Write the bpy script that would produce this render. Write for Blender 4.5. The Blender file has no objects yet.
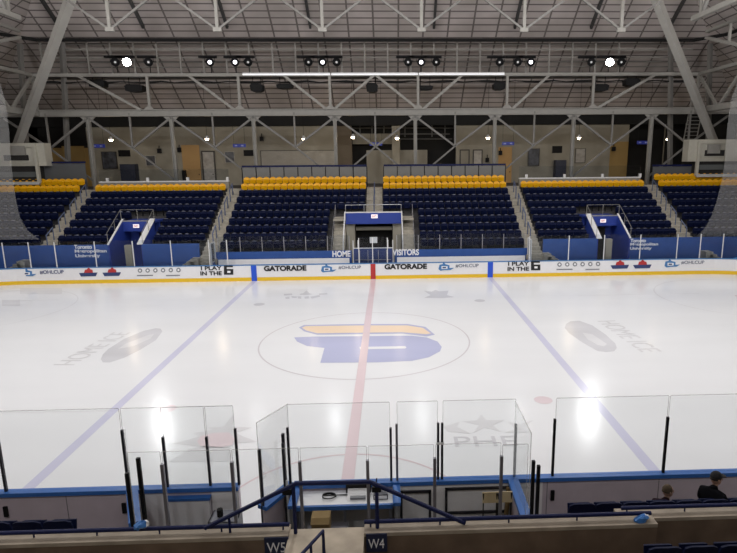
import bpy, math, random
from mathutils import Vector, Matrix
random.seed(7)
SC = bpy.context.scene
COL = SC.collection
# ---------------------------------------------------------------- camera
CP = Vector((1.14039, -24.10867, 7.83535)); YAW, PIT, ROL, FPX, OX = 0.03846, 0.20462, -0.00736, 571.83, 43.52
_f = Vector((math.sin(YAW)*math.cos(PIT), math.cos(YAW)*math.cos(PIT), -math.sin(PIT)))
_r0 = Vector((math.cos(YAW), -math.sin(YAW), 0)); _u0 = _r0.cross(_f)
_r = math.cos(ROL)*_r0 + math.sin(ROL)*_u0
_u = -math.sin(ROL)*_r0 + math.cos(ROL)*_u0
cam = bpy.data.cameras.new('camera'); cam.sensor_width = 36; cam.lens = 36*FPX/737
cam.shift_x = -OX/737; cam.clip_end = 300
camo = bpy.data.objects.new('camera', cam); COL.objects.link(camo)
M = Matrix((( _r.x, _u.x, -_f.x, CP.x), (_r.y, _u.y, -_f.y, CP.y), (_r.z, _u.z, -_f.z, CP.z), (0,0,0,1)))
camo.matrix_world = M
SC.camera = camo
def at(px, py, **k):
    'a point measured in the photograph, carried out to a known plane of the building'
    d = _f + _r*((px-368.5-OX)/FPX) - _u*((py-276.5)/FPX)
    (a, v), = k.items(); i = 'xyz'.index(a)
    return CP + d*((v-CP[i])/d[i])
# ---------------------------------------------------------------- world, lights, exposure
SC.view_settings.view_transform = 'Standard'; SC.view_settings.look = 'None'
SC.view_settings.gamma = 1; SC.view_settings.use_curve_mapping = False
SC.view_settings.exposure = 0.0
w = bpy.data.worlds.new('world'); SC.world = w; w.use_nodes = True
w.node_tree.nodes['Background'].inputs[0].default_value = (.02, .022, .028, 1)
w.node_tree.nodes['Background'].inputs[1].default_value = 1.0
def spot(name, loc, target, power, size=100, blend=.6, radius=.3, color=(.985,.995,1)):
    l = bpy.data.lights.new(name, 'SPOT'); l.energy = power; l.spot_size = math.radians(size)
    l.spot_blend = blend; l.shadow_soft_size = radius; l.color = color
    o = bpy.data.objects.new(name, l); COL.objects.link(o); o.location = loc
    o.rotation_euler = (Vector(target)-Vector(loc)).to_track_quat('-Z', 'Y').to_euler()
    return o
# the arena's flood lights: the catwalk row in view, the row over the camera's side, unseen rows over the ice; added point fill for the roof
LAMP_Y, LAMP_Z = 24.5, 15.42
for px_, pw in ((128,3400),(236,1700),(323,2000),(421,2000),(528,1800),(608,4600)):
    q = at(px_, 62, y=LAMP_Y)
    spot('ice_floodlight_beam', (q.x, LAMP_Y-.55, LAMP_Z-.05), (q.x*.85, 0, 0), pw*(.27 if pw > 3000 else .17 if 300 < px_ < 430 else .08), 75, .5, .3)
    spot('ice_floodlight_beam', (q.x, -LAMP_Y, LAMP_Z), (q.x*.85, 3, 0), 1150, 75, .5, .3)
for x_ in (-24,-12, 0, 12, 24):
    for y_ in (-5.5, 5.5):
        spot('ice_highbay_beam', (x_, y_, 19.5), (x_, y_, 0), 750 if y_ < 0 else 1650, 95, .5, .4)
        l = bpy.data.lights.new('roof_fill', 'POINT'); l.energy = 1250; l.shadow_soft_size = .4; l.color = (1,.98,.965)  # added fill point without a fixture, brightens roof and stands
        lo = bpy.data.objects.new('roof_fill', l); COL.objects.link(lo); lo.location = (x_, y_*.9, 15.2)
# ---------------------------------------------------------------- materials
MATS = {}
def mat(name, col, rough=.6, metal=0, coat=0, noise=0, nscale=6, emit=None, estr=0, spec=.5, bump=0):
    if name in MATS: return MATS[name]
    m = bpy.data.materials.new(name); m.use_nodes = True; nt = m.node_tree
    b = nt.nodes['Principled BSDF']
    b.inputs['Base Color'].default_value = (*col, 1); b.inputs['Roughness'].default_value = rough
    b.inputs['Metallic'].default_value = metal; b.inputs['Coat Weight'].default_value = coat
    b.inputs['Specular IOR Level'].default_value = spec
    if noise or bump:
        tc = nt.nodes.new('ShaderNodeTexCoord'); n = nt.nodes.new('ShaderNodeTexNoise')
        n.inputs['Scale'].default_value = nscale; n.inputs['Detail'].default_value = 5
        nt.links.new(tc.outputs['Object'], n.inputs['Vector'])
        if noise:
            r = nt.nodes.new('ShaderNodeValToRGB')
            r.color_ramp.elements[0].color = (*[c*(1-noise) for c in col], 1); r.color_ramp.elements[0].position = .3
            r.color_ramp.elements[1].color = (*[min(1, c*(1+noise)) for c in col], 1); r.color_ramp.elements[1].position = .7
            nt.links.new(n.outputs['Fac'], r.inputs['Fac']); nt.links.new(r.outputs['Color'], b.inputs['Base Color'])
        if bump:
            bp = nt.nodes.new('ShaderNodeBump'); bp.inputs['Strength'].default_value = bump
            nt.links.new(n.outputs['Fac'], bp.inputs['Height']); nt.links.new(bp.outputs['Normal'], b.inputs['Normal'])
    if emit:
        b.inputs['Emission Color'].default_value = (*emit, 1); b.inputs['Emission Strength'].default_value = estr
    MATS[name] = m; return m
def glass_mat(name, tint, fac, rough=.02):
    m = bpy.data.materials.new(name); m.use_nodes = True; nt = m.node_tree; nt.nodes.clear()
    o = nt.nodes.new('ShaderNodeOutputMaterial'); mx = nt.nodes.new('ShaderNodeMixShader')
    t = nt.nodes.new('ShaderNodeBsdfTransparent'); t.inputs[0].default_value = (*tint, 1)
    g = nt.nodes.new('ShaderNodeBsdfGlossy'); g.inputs['Roughness'].default_value = rough
    fr = nt.nodes.new('ShaderNodeFresnel'); fr.inputs[0].default_value = 1.3
    mm = nt.nodes.new('ShaderNodeMath'); mm.operation = 'MULTIPLY'; mm.inputs[1].default_value = fac
    nt.links.new(fr.outputs[0], mm.inputs[0]); nt.links.new(mm.outputs[0], mx.inputs[0])
    nt.links.new(t.outputs[0], mx.inputs[1]); nt.links.new(g.outputs[0], mx.inputs[2]); nt.links.new(mx.outputs[0], o.inputs[0])
    MATS[name] = m; return m
def veil_mat(name, col, alpha):
    'a fine woven net, far finer than a pixel: part cord, part hole'
    m = bpy.data.materials.new(name); m.use_nodes = True; nt = m.node_tree; nt.nodes.clear()
    o = nt.nodes.new('ShaderNodeOutputMaterial'); mx = nt.nodes.new('ShaderNodeMixShader'); mx.inputs[0].default_value = alpha
    t = nt.nodes.new('ShaderNodeBsdfTransparent'); d = nt.nodes.new('ShaderNodeBsdfDiffuse'); d.inputs[0].default_value = (*col, 1)
    nt.links.new(t.outputs[0], mx.inputs[1]); nt.links.new(d.outputs[0], mx.inputs[2]); nt.links.new(mx.outputs[0], o.inputs[0])
    MATS[name] = m; return m
ICE_R, ICE_SPEC = .165, .5
def ice_mat(name, col, noise=.02):
    m = bpy.data.materials.new(name); m.use_nodes = True; nt = m.node_tree; b = nt.nodes['Principled BSDF']
    b.inputs['Roughness'].default_value = ICE_R; b.inputs['Specular IOR Level'].default_value = ICE_SPEC
    b.inputs['IOR'].default_value = 1.31
    tc = nt.nodes.new('ShaderNodeTexCoord'); mp = nt.nodes.new('ShaderNodeMapping'); mp.inputs['Scale'].default_value = (.12, .5, 1)
    n = nt.nodes.new('ShaderNodeTexNoise'); n.inputs['Scale'].default_value = 1; n.inputs['Detail'].default_value = 6
    r = nt.nodes.new('ShaderNodeValToRGB')
    r.color_ramp.elements[0].color = (*[c*(1-noise) for c in col], 1); r.color_ramp.elements[0].position = .3
    r.color_ramp.elements[1].color = (*[min(1, c*(1+noise)) for c in col], 1); r.color_ramp.elements[1].position = .7
    rr = nt.nodes.new('ShaderNodeMapRange'); rr.inputs['To Min'].default_value = ICE_R-.05; rr.inputs['To Max'].default_value = ICE_R+.07
    nt.links.new(tc.outputs['Object'], mp.inputs[0]); nt.links.new(mp.outputs[0], n.inputs['Vector'])
    nt.links.new(n.outputs['Fac'], r.inputs['Fac']); nt.links.new(r.outputs['Color'], b.inputs['Base Color'])
    nt.links.new(n.outputs['Fac'], rr.inputs['Value']); nt.links.new(rr.outputs[0], b.inputs['Roughness'])
    MATS[name] = m; return m
ICE = ice_mat('ice', (.755, .765, .785)); I_BLUE = ice_mat('ice_blue', (.58, .58, .72), .04); I_RED = ice_mat('ice_red', (.70, .58, .61), .04)
I_GREY = ice_mat('ice_grey', (.60, .60, .63), .08); I_NAVY = ice_mat('ice_navy', (.46, .48, .66), .04); I_GOLD = ice_mat('ice_gold', (.82, .66, .50), .04)
I_LINE = ice_mat('ice_line', (.60, .57, .60), .04); I_PALE = ice_mat('ice_pale', (.68, .68, .70), .08); I_PINK = ice_mat('ice_pink', (.72, .62, .65), .06)
I_DKBLUE = ice_mat('ice_blue_edge', (.62, .63, .74), .04); I_LGREY = ice_mat('ice_mid_grey', (.65, .65, .67), .07)
WHITE = mat('board_white', (.80, .80, .82), .35, noise=.02); YEL = mat('kick_yellow', (.78, .50, .02), .4)
BLUE = mat('wall_blue', (.022, .078, .29), .5, noise=.08, nscale=2); BLUE_D = mat('header_blue', (.02, .05, .30), .5)
CAPB = mat('cap_blue', (.03, .13, .42), .4); RAILB = mat('rail_navy', (.005, .010, .06), .45, spec=.25)
SEATB = mat('seat_navy', (.0025, .006, .033), .6, spec=.15); SEAT_GLINT = mat('seat_glint', (.10, .11, .17), .35, spec=.8); SEATY = mat('seat_yellow', (.90, .47, .004), .4, noise=.06, nscale=3)  # lip tone lightened to carry the glints on navy seats
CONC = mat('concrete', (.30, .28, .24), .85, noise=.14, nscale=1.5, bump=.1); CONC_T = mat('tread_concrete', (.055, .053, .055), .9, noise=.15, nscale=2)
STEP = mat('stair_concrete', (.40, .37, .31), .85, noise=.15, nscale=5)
STEEL = mat('painted_steel', (.27, .262, .24), .55, noise=.06, nscale=3); RIBM = mat('rib_steel', (.36, .35, .325), .55, noise=.05, nscale=2); STEEL_D = mat('dark_steel', (.05, .05, .05), .6)
STEEL_M = mat('mid_steel', (.18, .175, .165), .6)
BLACK = mat('black_metal', (.006, .006, .007), .6, spec=.2); POSTM = mat('stanchion', (.035, .035, .045), .35, metal=.6); POSTG = mat('stanchion_grey', (.20, .20, .23), .35, metal=.6)
PALE = mat('white_paint', (.70, .70, .70), .5); WALLM = mat('concourse_wall', (.29, .27, .22), .8, noise=.12, nscale=.6)
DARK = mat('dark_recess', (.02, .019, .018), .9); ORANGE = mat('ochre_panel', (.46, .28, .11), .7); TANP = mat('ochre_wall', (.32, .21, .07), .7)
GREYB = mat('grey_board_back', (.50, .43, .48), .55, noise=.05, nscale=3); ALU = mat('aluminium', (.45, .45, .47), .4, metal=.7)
SIGNB = mat('sign_blue', (.02, .03, .32), .5); NAVYT = mat('navy_print', (.03, .05, .16), .5); BLKT = mat('black_print', (.012, .012, .014), .5)
REDT = mat('red_print', (.45, .03, .03), .5); GREYT = mat('grey_print', (.22, .23, .25), .5); WHT = mat('white_print', (.85, .85, .87), .5)
BLUET = mat('blue_print', (.06, .20, .45), .5); SKIN = mat('skin', (.42, .25, .18), .6); CLOTH = mat('dark_cloth', (.005, .005, .007), .95, spec=.1)
CLOTHR = mat('maroon_cloth', (.018, .009, .012), .95, spec=.1); HAT = mat('brown_knit', (.07, .05, .03), .95, noise=.3, nscale=25); JEAN = mat('dark_jeans', (.015, .02, .035), .9)
CHAIRY = mat('cream_plastic', (.55, .44, .26), .5); CARD = mat('cardboard', (.25, .17, .07), .85); LBLUE = mat('light_blue_print', (.10, .38, .85), .4)
GLASS = glass_mat('acrylic', (.965, .972, .972), .25); EDGE = veil_mat('acrylic_edge', (.60, .60, .60), .34)
GLASS_F = glass_mat('acrylic_far', (.90, .92, .94), .8, .06); NET = veil_mat('safety_net', (.40, .40, .40), .24)
BARG = mat('barrier_grey', (.10, .105, .11), .3); DUCT = mat('duct_dark', (.015, .015, .015), .8, spec=.2)
def lamp_mat(name, col, s): return mat(name, (.8, .8, .8), .3, emit=col, estr=s)
# roof deck: boards between purlins; pattern in the deck's own coordinates
def roof_mat(name, along):
    m = bpy.data.materials.new(name); m.use_nodes = True; nt = m.node_tree; b = nt.nodes['Principled BSDF']; b.inputs['Roughness'].default_value = .85
    tc = nt.nodes.new('ShaderNodeTexCoord'); sp = nt.nodes.new('ShaderNodeSeparateXYZ'); nt.links.new(tc.outputs['Object'], sp.inputs[0])
    def line(out, pitch, wdt):
        d = nt.nodes.new('ShaderNodeMath'); d.operation = 'DIVIDE'; d.inputs[1].default_value = pitch; nt.links.new(out, d.inputs[0])
        f = nt.nodes.new('ShaderNodeMath'); f.operation = 'FRACT'; nt.links.new(d.outputs[0], f.inputs[0])
        g = nt.nodes.new('ShaderNodeMath'); g.operation = 'LESS_THAN'; g.inputs[1].default_value = wdt; nt.links.new(f.outputs[0], g.inputs[0])
        return g.outputs[0]
    hor = line(sp.outputs['Y' if along == 'x' else 'X'], .52, .19); ver = line(sp.outputs['X' if along == 'x' else 'Y'], 2.0, .07)
    mx = nt.nodes.new('ShaderNodeMath'); mx.operation = 'MAXIMUM'; nt.links.new(hor, mx.inputs[0]); nt.links.new(ver, mx.inputs[1])
    n = nt.nodes.new('ShaderNodeTexNoise'); n.inputs['Scale'].default_value = .35; n.inputs['Detail'].default_value = 6; nt.links.new(tc.outputs['Object'], n.inputs['Vector'])
    r = nt.nodes.new('ShaderNodeValToRGB'); r.color_ramp.elements[0].position = .35; r.color_ramp.elements[1].position = .65
    r.color_ramp.elements[0].color = (.40, .36, .34, 1); r.color_ramp.elements[1].color = (.52, .465, .45, 1); nt.links.new(n.outputs['Fac'], r.inputs['Fac'])
    c = nt.nodes.new('ShaderNodeMixRGB'); nt.links.new(mx.outputs[0], c.inputs[0]); nt.links.new(r.outputs[0], c.inputs[1]); c.inputs[2].default_value = (.15, .13, .125, 1)
    nt.links.new(c.outputs[0], b.inputs['Base Color']); MATS[name] = m; return m
ROOF_X = roof_mat('roof_deck_long', 'x'); ROOF_Y = roof_mat('roof_deck_side', 'y')
# ---------------------------------------------------------------- helpers
class MB:
    def __init__(s): s.v = []; s.f = []; s.m = []
    def add(s, vs, fs, mi=0):
        n = len(s.v); s.v += [tuple(p) for p in vs]; s.f += [tuple(n+i for i in f) for f in fs]; s.m += [mi]*len(fs); return s
    def box(s, a, b, mi=0):
        x0,y0,z0 = a; x1,y1,z1 = b
        return s.add([(x0,y0,z0),(x1,y0,z0),(x1,y1,z0),(x0,y1,z0),(x0,y0,z1),(x1,y0,z1),(x1,y1,z1),(x0,y1,z1)],
              [(0,3,2,1),(4,5,6,7),(0,1,5,4),(1,2,6,5),(2,3,7,6),(3,0,4,7)], mi)
    def bar(s, p, q, w, h=None, mi=0):
        'square bar from p to q'
        h = h or w; p = Vector(p); q = Vector(q); d = (q-p).normalized()
        a = d.cross(Vector((0,0,1)));
        if a.length < 1e-3: a = Vector((1,0,0))
        a.normalize(); b = a.cross(d).normalized(); a *= w/2; b *= h/2
        vs = [p-a-b, p+a-b, p+a+b, p-a+b, q-a-b, q+a-b, q+a+b, q-a+b]
        return s.add(vs, [(0,1,2,3),(7,6,5,4),(0,4,5,1),(1,5,6,2),(2,6,7,3),(3,7,4,0)], mi)
    def tube(s, pts, r, n=8, mi=0, caps=True):
        pts = [Vector(p) for p in pts]; rings = []
        rs = r if isinstance(r, (list, tuple)) else [r]*len(pts)
        for i, p in enumerate(pts):
            d = (pts[min(i+1, len(pts)-1)]-pts[max(i-1, 0)]).normalized()
            a = d.cross(Vector((0,0,1)))
            if a.length < 1e-3: a = Vector((1,0,0))
            a.normalize(); b = a.cross(d).normalized()
            rings.append([p+(a*math.cos(2*math.pi*k/n)+b*math.sin(2*math.pi*k/n))*rs[i] for k in range(n)])
        vs = [v for R_ in rings for v in R_]; fs = []
        for i in range(len(pts)-1):
            for k in range(n):
                fs.append((i*n+k, i*n+(k+1)%n, (i+1)*n+(k+1)%n, (i+1)*n+k))
        if caps: fs += [tuple(reversed(range(n))), tuple((len(pts)-1)*n+k for k in range(n))]
        return s.add(vs, fs, mi)
    def prism(s, poly, off, mi=0):
        'polygon (3d points) extruded by a vector'
        n = len(poly); off = Vector(off); vs = [Vector(p) for p in poly]+[Vector(p)+off for p in poly]
        return s.add(vs, [tuple(range(n)), tuple(reversed(range(n, 2*n)))]+[(i, i+n, (i+1)%n+n, (i+1)%n) for i in range(n)], mi)
    def mesh(s, name, mats, smooth=False):
        me = bpy.data.meshes.new(name); me.from_pydata(s.v, [], s.f)
        for m in (mats if isinstance(mats, (list, tuple)) else [mats]): me.materials.append(m)
        me.polygons.foreach_set('material_index', s.m)
        if smooth: me.polygons.foreach_set('use_smooth', [True]*len(s.f))
        me.update()
        import bmesh
        bm = bmesh.new(); bm.from_mesh(me); bmesh.ops.recalc_face_normals(bm, faces=bm.faces); bm.to_mesh(me); bm.free()
        return me
    def build(s, name, mats, parent=None, smooth=False, label=None, **kw):
        me = s.mesh(name, mats, smooth); o = bpy.data.objects.new(name, me); COL.objects.link(o)
        if parent is not None: attach(o, parent)
        if label: o['label'] = label
        for k, v in kw.items(): o[k] = v
        return o
def wloc(o):
    v = Vector(o.location)
    while o.parent: o = o.parent; v = v+Vector(o.location)
    return v
def attach(o, parent):
    'meshes are written in world coordinates; keep them there under a parent that has only a location'
    o.parent = parent; o.location = Vector(o.location)-wloc(parent)
def thing(name, loc, label, cat, group=None):
    o = bpy.data.objects.new(name, None); o.empty_display_size = .2; COL.objects.link(o); o.location = loc
    return tag(o, label, cat, group)
def tag(o, label, cat, group=None):
    o['label'] = label; o['category'] = cat
    if group: o['group'] = group
    return o
def struct(mb, name, mats, parent=None, label=None):
    o = mb.build(name, mats, parent, label=label)
    if parent is None: o['kind'] = 'structure'
    return o
def copy_tree(o, parent=None):
    c = o.copy(); COL.objects.link(c)
    if parent is not None: c.parent = parent
    for ch in list(o.children): copy_tree(ch, c)
    return c
_fonts = {}
def text(name, s, p0, p1, top, plane, m, parent, depth=.012, bold=0, label=None, shear=0, align='fit'):
    '''lettering fitted between p0 (lower left) and p1 (lower right); height = top (m); plane: 'xz' stands facing -y, 'xy' lies on the ice'''
    cu = bpy.data.curves.new(name, 'FONT'); cu.body = s; cu.extrude = depth/2; cu.offset = bold; cu.shear = shear; cu.space_line = .82
    t = bpy.data.objects.new(name, cu); COL.objects.link(t)
    dg = bpy.context.evaluated_depsgraph_get(); me = bpy.data.meshes.new_from_object(t.evaluated_get(dg))
    COL.objects.unlink(t); bpy.data.objects.remove(t)
    xs = [v.co.x for v in me.vertices]; ys = [v.co.y for v in me.vertices]
    x0, x1, y0, y1 = min(xs), max(xs), min(ys), max(ys)
    p0 = Vector(p0); p1 = Vector(p1); ex = p1-p0; L = ex.length; ex.normalize()
    if plane == 'xz': ey = Vector((0,0,1)); nn = Vector((0,-1,0))
    elif plane == 'xy': ey = Vector((0,0,1)).cross(ex); nn = Vector((0,0,1))
    else: ey = plane; nn = ex.cross(ey)
    for v in me.vertices:
        a = (v.co.x-x0)/(x1-x0)*L; b = (v.co.y-y0)/(y1-y0)*top
        v.co = p0+ex*a+ey*b+nn*(v.co.z+depth/2)
    me.materials.clear(); me.materials.append(m); me.name = name
    o = bpy.data.objects.new(name, me); COL.objects.link(o)
    if parent is not None: attach(o, parent)
    if label: o['label'] = label
    return o
ORD = ['first','second','third','fourth','fifth','sixth','seventh','eighth','ninth','tenth','eleventh','twelfth','thirteenth','fourteenth','fifteenth','sixteenth','seventeenth','eighteenth','nineteenth','twentieth','twenty-first','twenty-second','twenty-third','twenty-fourth','twenty-fifth','twenty-sixth','twenty-seventh','twenty-eighth']
# ================================================================ ICE
HX, HY, RC = 30.48, 12.95, 8.53
def rink(off=0, n=14, lo=-1, hi=1):
    'rounded outline, counter-clockwise, offset outwards'
    pts = []
    for cx, cy, a0 in ((HX-RC, HY-RC, 0), (-(HX-RC), HY-RC, 90), (-(HX-RC), -(HY-RC), 180), (HX-RC, -(HY-RC), 270)):
        for k in range(n+1):
            a = math.radians(a0+90*k/n); pts.append((cx+(RC+off)*math.cos(a), cy+(RC+off)*math.sin(a)))
    return pts
b = MB(); P = rink(0.05); b.prism([(x,y,-.05) for x,y in P], (0,0,.05))
ice = struct(b, 'floor', ICE); ice['label'] = 'white hockey ice sheet with faded painted lines and logos'
def mark(name, polys, m, z, label=None):
    b = MB()
    for p in polys: b.prism([(x,y,z-.002) for x,y in p], (0,0,.002))
    o = b.build(name, m, ice); 
    if label: o['label'] = label
    return o
def ring(cx, cy, r, w, a0=0, a1=360, n=96):
    b = MB(); vs = []; fs = []
    for k in range(n+1):
        a = math.radians(a0+(a1-a0)*k/n)
        for rr in (r-w/2, r+w/2): vs.append((cx+rr*math.cos(a), cy+rr*math.sin(a), 0))
    for k in range(n): fs.append((2*k, 2*k+1, 2*k+3, 2*k+2))
    return b, vs, fs
def ringmark(name, cx, cy, r, w, m, z, a0=0, a1=360, label=None):
    b, vs, fs = ring(cx, cy, r, w, a0, a1); b.add([(x,y,z) for x,y,_ in vs], fs); o = b.build(name, m, ice)
    if label: o['label'] = label
def disc(cx, cy, r, n=28): return [(cx+r*math.cos(2*math.pi*k/n), cy+r*math.sin(2*math.pi*k/n)) for k in range(n)]
def pxs(org, sc, pts):
    r = []
    for x, y in pts:
        q = at(org[0]+x/sc, org[1]+y/sc, z=0); r.append((q.x, q.y))
    return r
def rect(x0, x1, y0, y1): return [(x0,y0),(x1,y0),(x1,y1),(x0,y1)]
mark('blue_line', [rect(-7.92,-7.62,-HY,HY)], I_BLUE, .004, 'faded blue line on the left half of the ice')
mark('blue_line', [rect(7.62,7.92,-HY,HY)], I_BLUE, .004, 'faded blue line on the right half of the ice')
mark('centre_line', [rect(-.16,.16,-HY,HY)], I_RED, .012, 'faded pink centre line across the ice')
ringmark('centre_circle', 0, 0, 4.55, .06, I_LINE, .005, label='thin centre circle around the logo')
ringmark('officials_circle', 0, -HY, 3.05, .06, I_RED, .005, 0, 180)
for sx in (-1, 1):
    ringmark('faceoff_circle', 21*sx, 6.7, 4.55, .07, I_PALE, .005); ringmark('faceoff_circle', 21*sx, -6.7, 4.55, .07, I_PALE, .005)
    for sy in (-1, 1):
        mark('faceoff_spot', [disc(21*sx, 6.7*sy, .3)], I_PINK, .006)
        mark('faceoff_spot', [disc(6.1*sx, 6.7*sy, .3)], I_PINK if sy < 0 else I_GREY, .006)
og, sc_ = (280,305), 4.094
mark('logo_outline', [pxs(og, sc_, [(78,92),(98,82),(340,78),(522,78),(596,90),(634,122),(600,129),(500,117),(150,122),(98,108)])], I_NAVY, .005)
mark('logo_gold_bar', [pxs(og, sc_, [(90,93),(105,87),(340,84),(520,84),(585,94),(618,117),(598,120),(500,112),(152,116),(106,104)])], I_GOLD, .007, 'faded gold upper bar of the centre logo')
mark('logo_blue_shape', [pxs(og, sc_, [(58,133),(130,130),(540,126),(600,133),(645,150),(662,172),(655,190),(610,214),(540,229),(400,235),(165,237),(182,176),(110,168),(70,150)])], I_NAVY, .006, 'faded blue lower body of the centre logo')
mark('logo_white_slot', [pxs(og, sc_, [(325,172),(512,169),(518,174),(512,179),(328,182)])], ICE, .009)
mark('sponsor_oval', [pxs((50,320), 5.67, [(288,222),(300,195),(330,165),(420,108),(530,62),(600,47),(628,50),(637,65),(600,115),(510,170),(420,215),(340,240),(300,240)])], I_GREY, .005, 'grey oval emblem on the ice left of centre')
mark('oval_stripe', [pxs((50,320), 5.67, [(385,165),(430,135),(560,85),(590,80),(570,105),(470,150)])], I_PALE, .008)
mark('sponsor_oval', [pxs((550,310), 6.14, [(90,110),(100,85),(125,70),(180,66),(260,95),(340,150),(400,205),(410,232),(395,252),(345,258),(290,250),(200,200),(120,145)])], I_GREY, .005, 'grey oval emblem on the ice right of centre')
mark('oval_stripe', [pxs((550,310), 6.14, [(200,140),(260,150),(350,210),(330,225),(290,215),(230,180)])], I_PALE, .008)
def ice_text(name, s, a, b_, h, m, lab):
    p0 = at(*a, z=.006); p1 = at(*b_, z=.006); return text(name, s, p0, p1, h, 'xy', m, ice, .002, label=lab)
ice_text('ice_lettering', 'HOME ICE', (74,365), (131,332.5), .85, I_LGREY, 'faint grey lettering beside the left oval')
ice_text('ice_lettering', 'HOME ICE', (597,321), (641,352), .9, I_LGREY, 'faint grey lettering beside the right oval')
ov = (430,400), 6.14
mark('star_emblem', [pxs(*ov, [(315,88),(345,125),(458,124),(385,155),(437,196),(335,170),(266,202),(300,155),(198,131),(288,126)]),
     pxs(*ov, [(78,165),(182,135),(165,165),(252,208),(110,195)]), pxs(*ov, [(478,132),(545,152),(632,125),(565,175),(600,198),(458,202),(520,178)])], I_LGREY, .006, 'grey star between two wings on the near ice')
h_ = (at(490,436.5,z=0)-at(490,446.5,z=0)).length
ice_text('ice_lettering', 'PHE', (455.5,446.8), (519,445.6), h_, I_GREY, 'grey letters below the star on the near ice')
lv = (130,410), 5.67
mark('maple_emblem', [pxs(*lv, [(215,297),(335,222),(430,205),(575,216),(582,292)]), pxs(*lv, [(240,190),(330,170),(390,150),(360,130),(440,120),(470,112),(440,100),(530,95),(590,20),(580,95),(690,100),(600,130),(640,150),(720,180),(600,190),(560,215),(400,212),(330,200)])], I_LGREY, .006, 'grey winged emblem on the near ice at left')
mark('maple_leaf', [pxs(*lv, [(400,205),(380,180),(400,150),(470,132),(560,128),(595,160),(580,200),(520,212)])], I_PINK, .009, 'pink leaf in the middle of the near left emblem')
fv = (270,285), 10.53
mark('far_emblem', [pxs(*fv, p) for p in ([(145,95),(230,90),(235,105),(150,112)],[(310,95),(350,88),(385,58),(415,88),(445,98),(400,106),(320,104)],[(515,90),(600,84),(605,98),(520,106)],
     [(160,128),(205,124),(205,146),(165,148)],[(225,118),(285,122),(280,138),(230,136)],[(290,120),(330,122),(328,145),(295,142)],[(362,124),(410,118),(408,142),(366,144)],[(425,124),(520,106),(530,122),(440,144)])], I_GREY, .006, 'small grey emblem near the far boards left of centre line')
gv = (410,280), 9.21
mark('far_emblem', [pxs(*gv, [(130,100),(200,108),(235,92),(270,105),(355,98),(340,140),(410,158),(300,168),(130,165),(190,140)])], I_GREY, .006, 'small grey star emblem near the far boards right of centre line')
for a_, b_, c_, d_ in ((20,62,288,294),(2,20,300,306)):
    mark('faint_print', [[tuple(at(x,y,z=0))[:2] for x, y in ((a_,c_),(b_,c_),(b_,d_),(a_,d_))]], I_PALE, .004)
for py_, xa, xb in ((301,0,60),(413,0,110),(296,560,700)):
    p0 = at(xa,py_,z=0); p1 = at(xb,py_-(xb-xa)*.018,z=0); mark('ice_seam', [[(p0.x,p0.y),(p1.x,p1.y),(p1.x,p1.y+.05),(p0.x,p0.y+.05)]], I_PALE, .003)
b = MB(); b.box((-36,-33,-.35),(36,33,-.055)); struct(b, 'floor_slab', CONC_T)['label'] = 'concrete slab around the ice sheet'

# ================================================================ RINK BOARDS
def wall_strip(b, pts, z0, z1, off0, off1, mi=0):
    'pts: list of (x, y, nx, ny); closed section from off0 to off1 outwards'
    vs = []; fs = []; n = len(pts)
    for x, y, nx, ny in pts:
        vs += [(x+nx*off0,y+ny*off0,z0),(x+nx*off1,y+ny*off1,z0),(x+nx*off1,y+ny*off1,z1),(x+nx*off0,y+ny*off0,z1)]
    for i in range(n-1):
        for k in range(4): fs.append((4*i+k, 4*i+(k+1)%4, 4*i+4+(k+1)%4, 4*i+4+k))
    fs += [(0,1,2,3),(4*n-1,4*n-2,4*n-3,4*n-4)]
    b.add(vs, fs, mi)
def upper_path():
    pts = []
    for k in range(15):
        a = math.radians(90*k/14); pts.append((HX-RC+RC*math.cos(a), HY-RC+RC*math.sin(a), math.cos(a), math.sin(a)))
    for x in (18,12,6,0,-6,-12,-18): pts.append((x,HY,0,1))
    for k in range(15):
        a = math.radians(90+90*k/14); pts.append((-(HX-RC)+RC*math.cos(a), HY-RC+RC*math.sin(a), math.cos(a), math.sin(a)))
    return [(HX,0,1,0)]+pts+[(-HX,0,-1,0)]
UP = upper_path()
fb = thing('rink_boards', (0,HY,0), 'white far rink boards with yellow kickplate and printed adverts', 'boards')
for nm, z0, z1, o0, o1, m in (('board_panel',.24,1.03,0,.1,WHITE),('kick_plate',0,.24,-.01,.1,YEL),('cap_rail',1.03,1.08,-.02,.13,BLUET)):
    b = MB(); wall_strip(b, UP, z0, z1, o0, o1); b.build(nm, m, fb)
BY = HY-.012
def bpt(px, py): q = at(px, py, y=BY); return q
def stripe(nm, x0, x1, m):
    b = MB(); b.box((x0,BY-.012,.0),(x1,BY+.01,1.03)); b.build(nm, m, fb)
stripe('red_stripe', -.16, .16, REDT); SB = mat('stripe_blue', (.02,.09,.60), .4); stripe('blue_stripe', -7.95, -7.6, SB); stripe('blue_stripe', 7.6, 7.95, SB)
def advert(s, x0, x1, y0, y1, m, nm='advert_lettering', bold=.01, shear=0):
    a = bpt(x0, y1); c = bpt(x1, y1); t = bpt((x0+x1)/2, y0); l = (a+c)/2
    return text(nm, s, (a.x,BY,(a.z+c.z)/2), (c.x,BY,(a.z+c.z)/2), t.z-l.z, 'xz', m, fb, .01, bold=bold, shear=shear)
def poly_ad(pts, m, nm, dy=0):
    q = [bpt(*p) for p in pts]; b = MB(); b.prism([(v.x,BY-.008-dy,v.z) for v in q], (0,.008,0)); return b.build(nm, m, fb)
def slope(x): return 277.5-(x-490)*.0145     # foot of the boards in the photo, used to seat the adverts
for x0, x1 in ((264,306.5),(384.5,427)): advert('GATORADE', x0, x1, slope(x0)-15.2, slope(x1)-9.2, BLKT, bold=.05)
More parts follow.
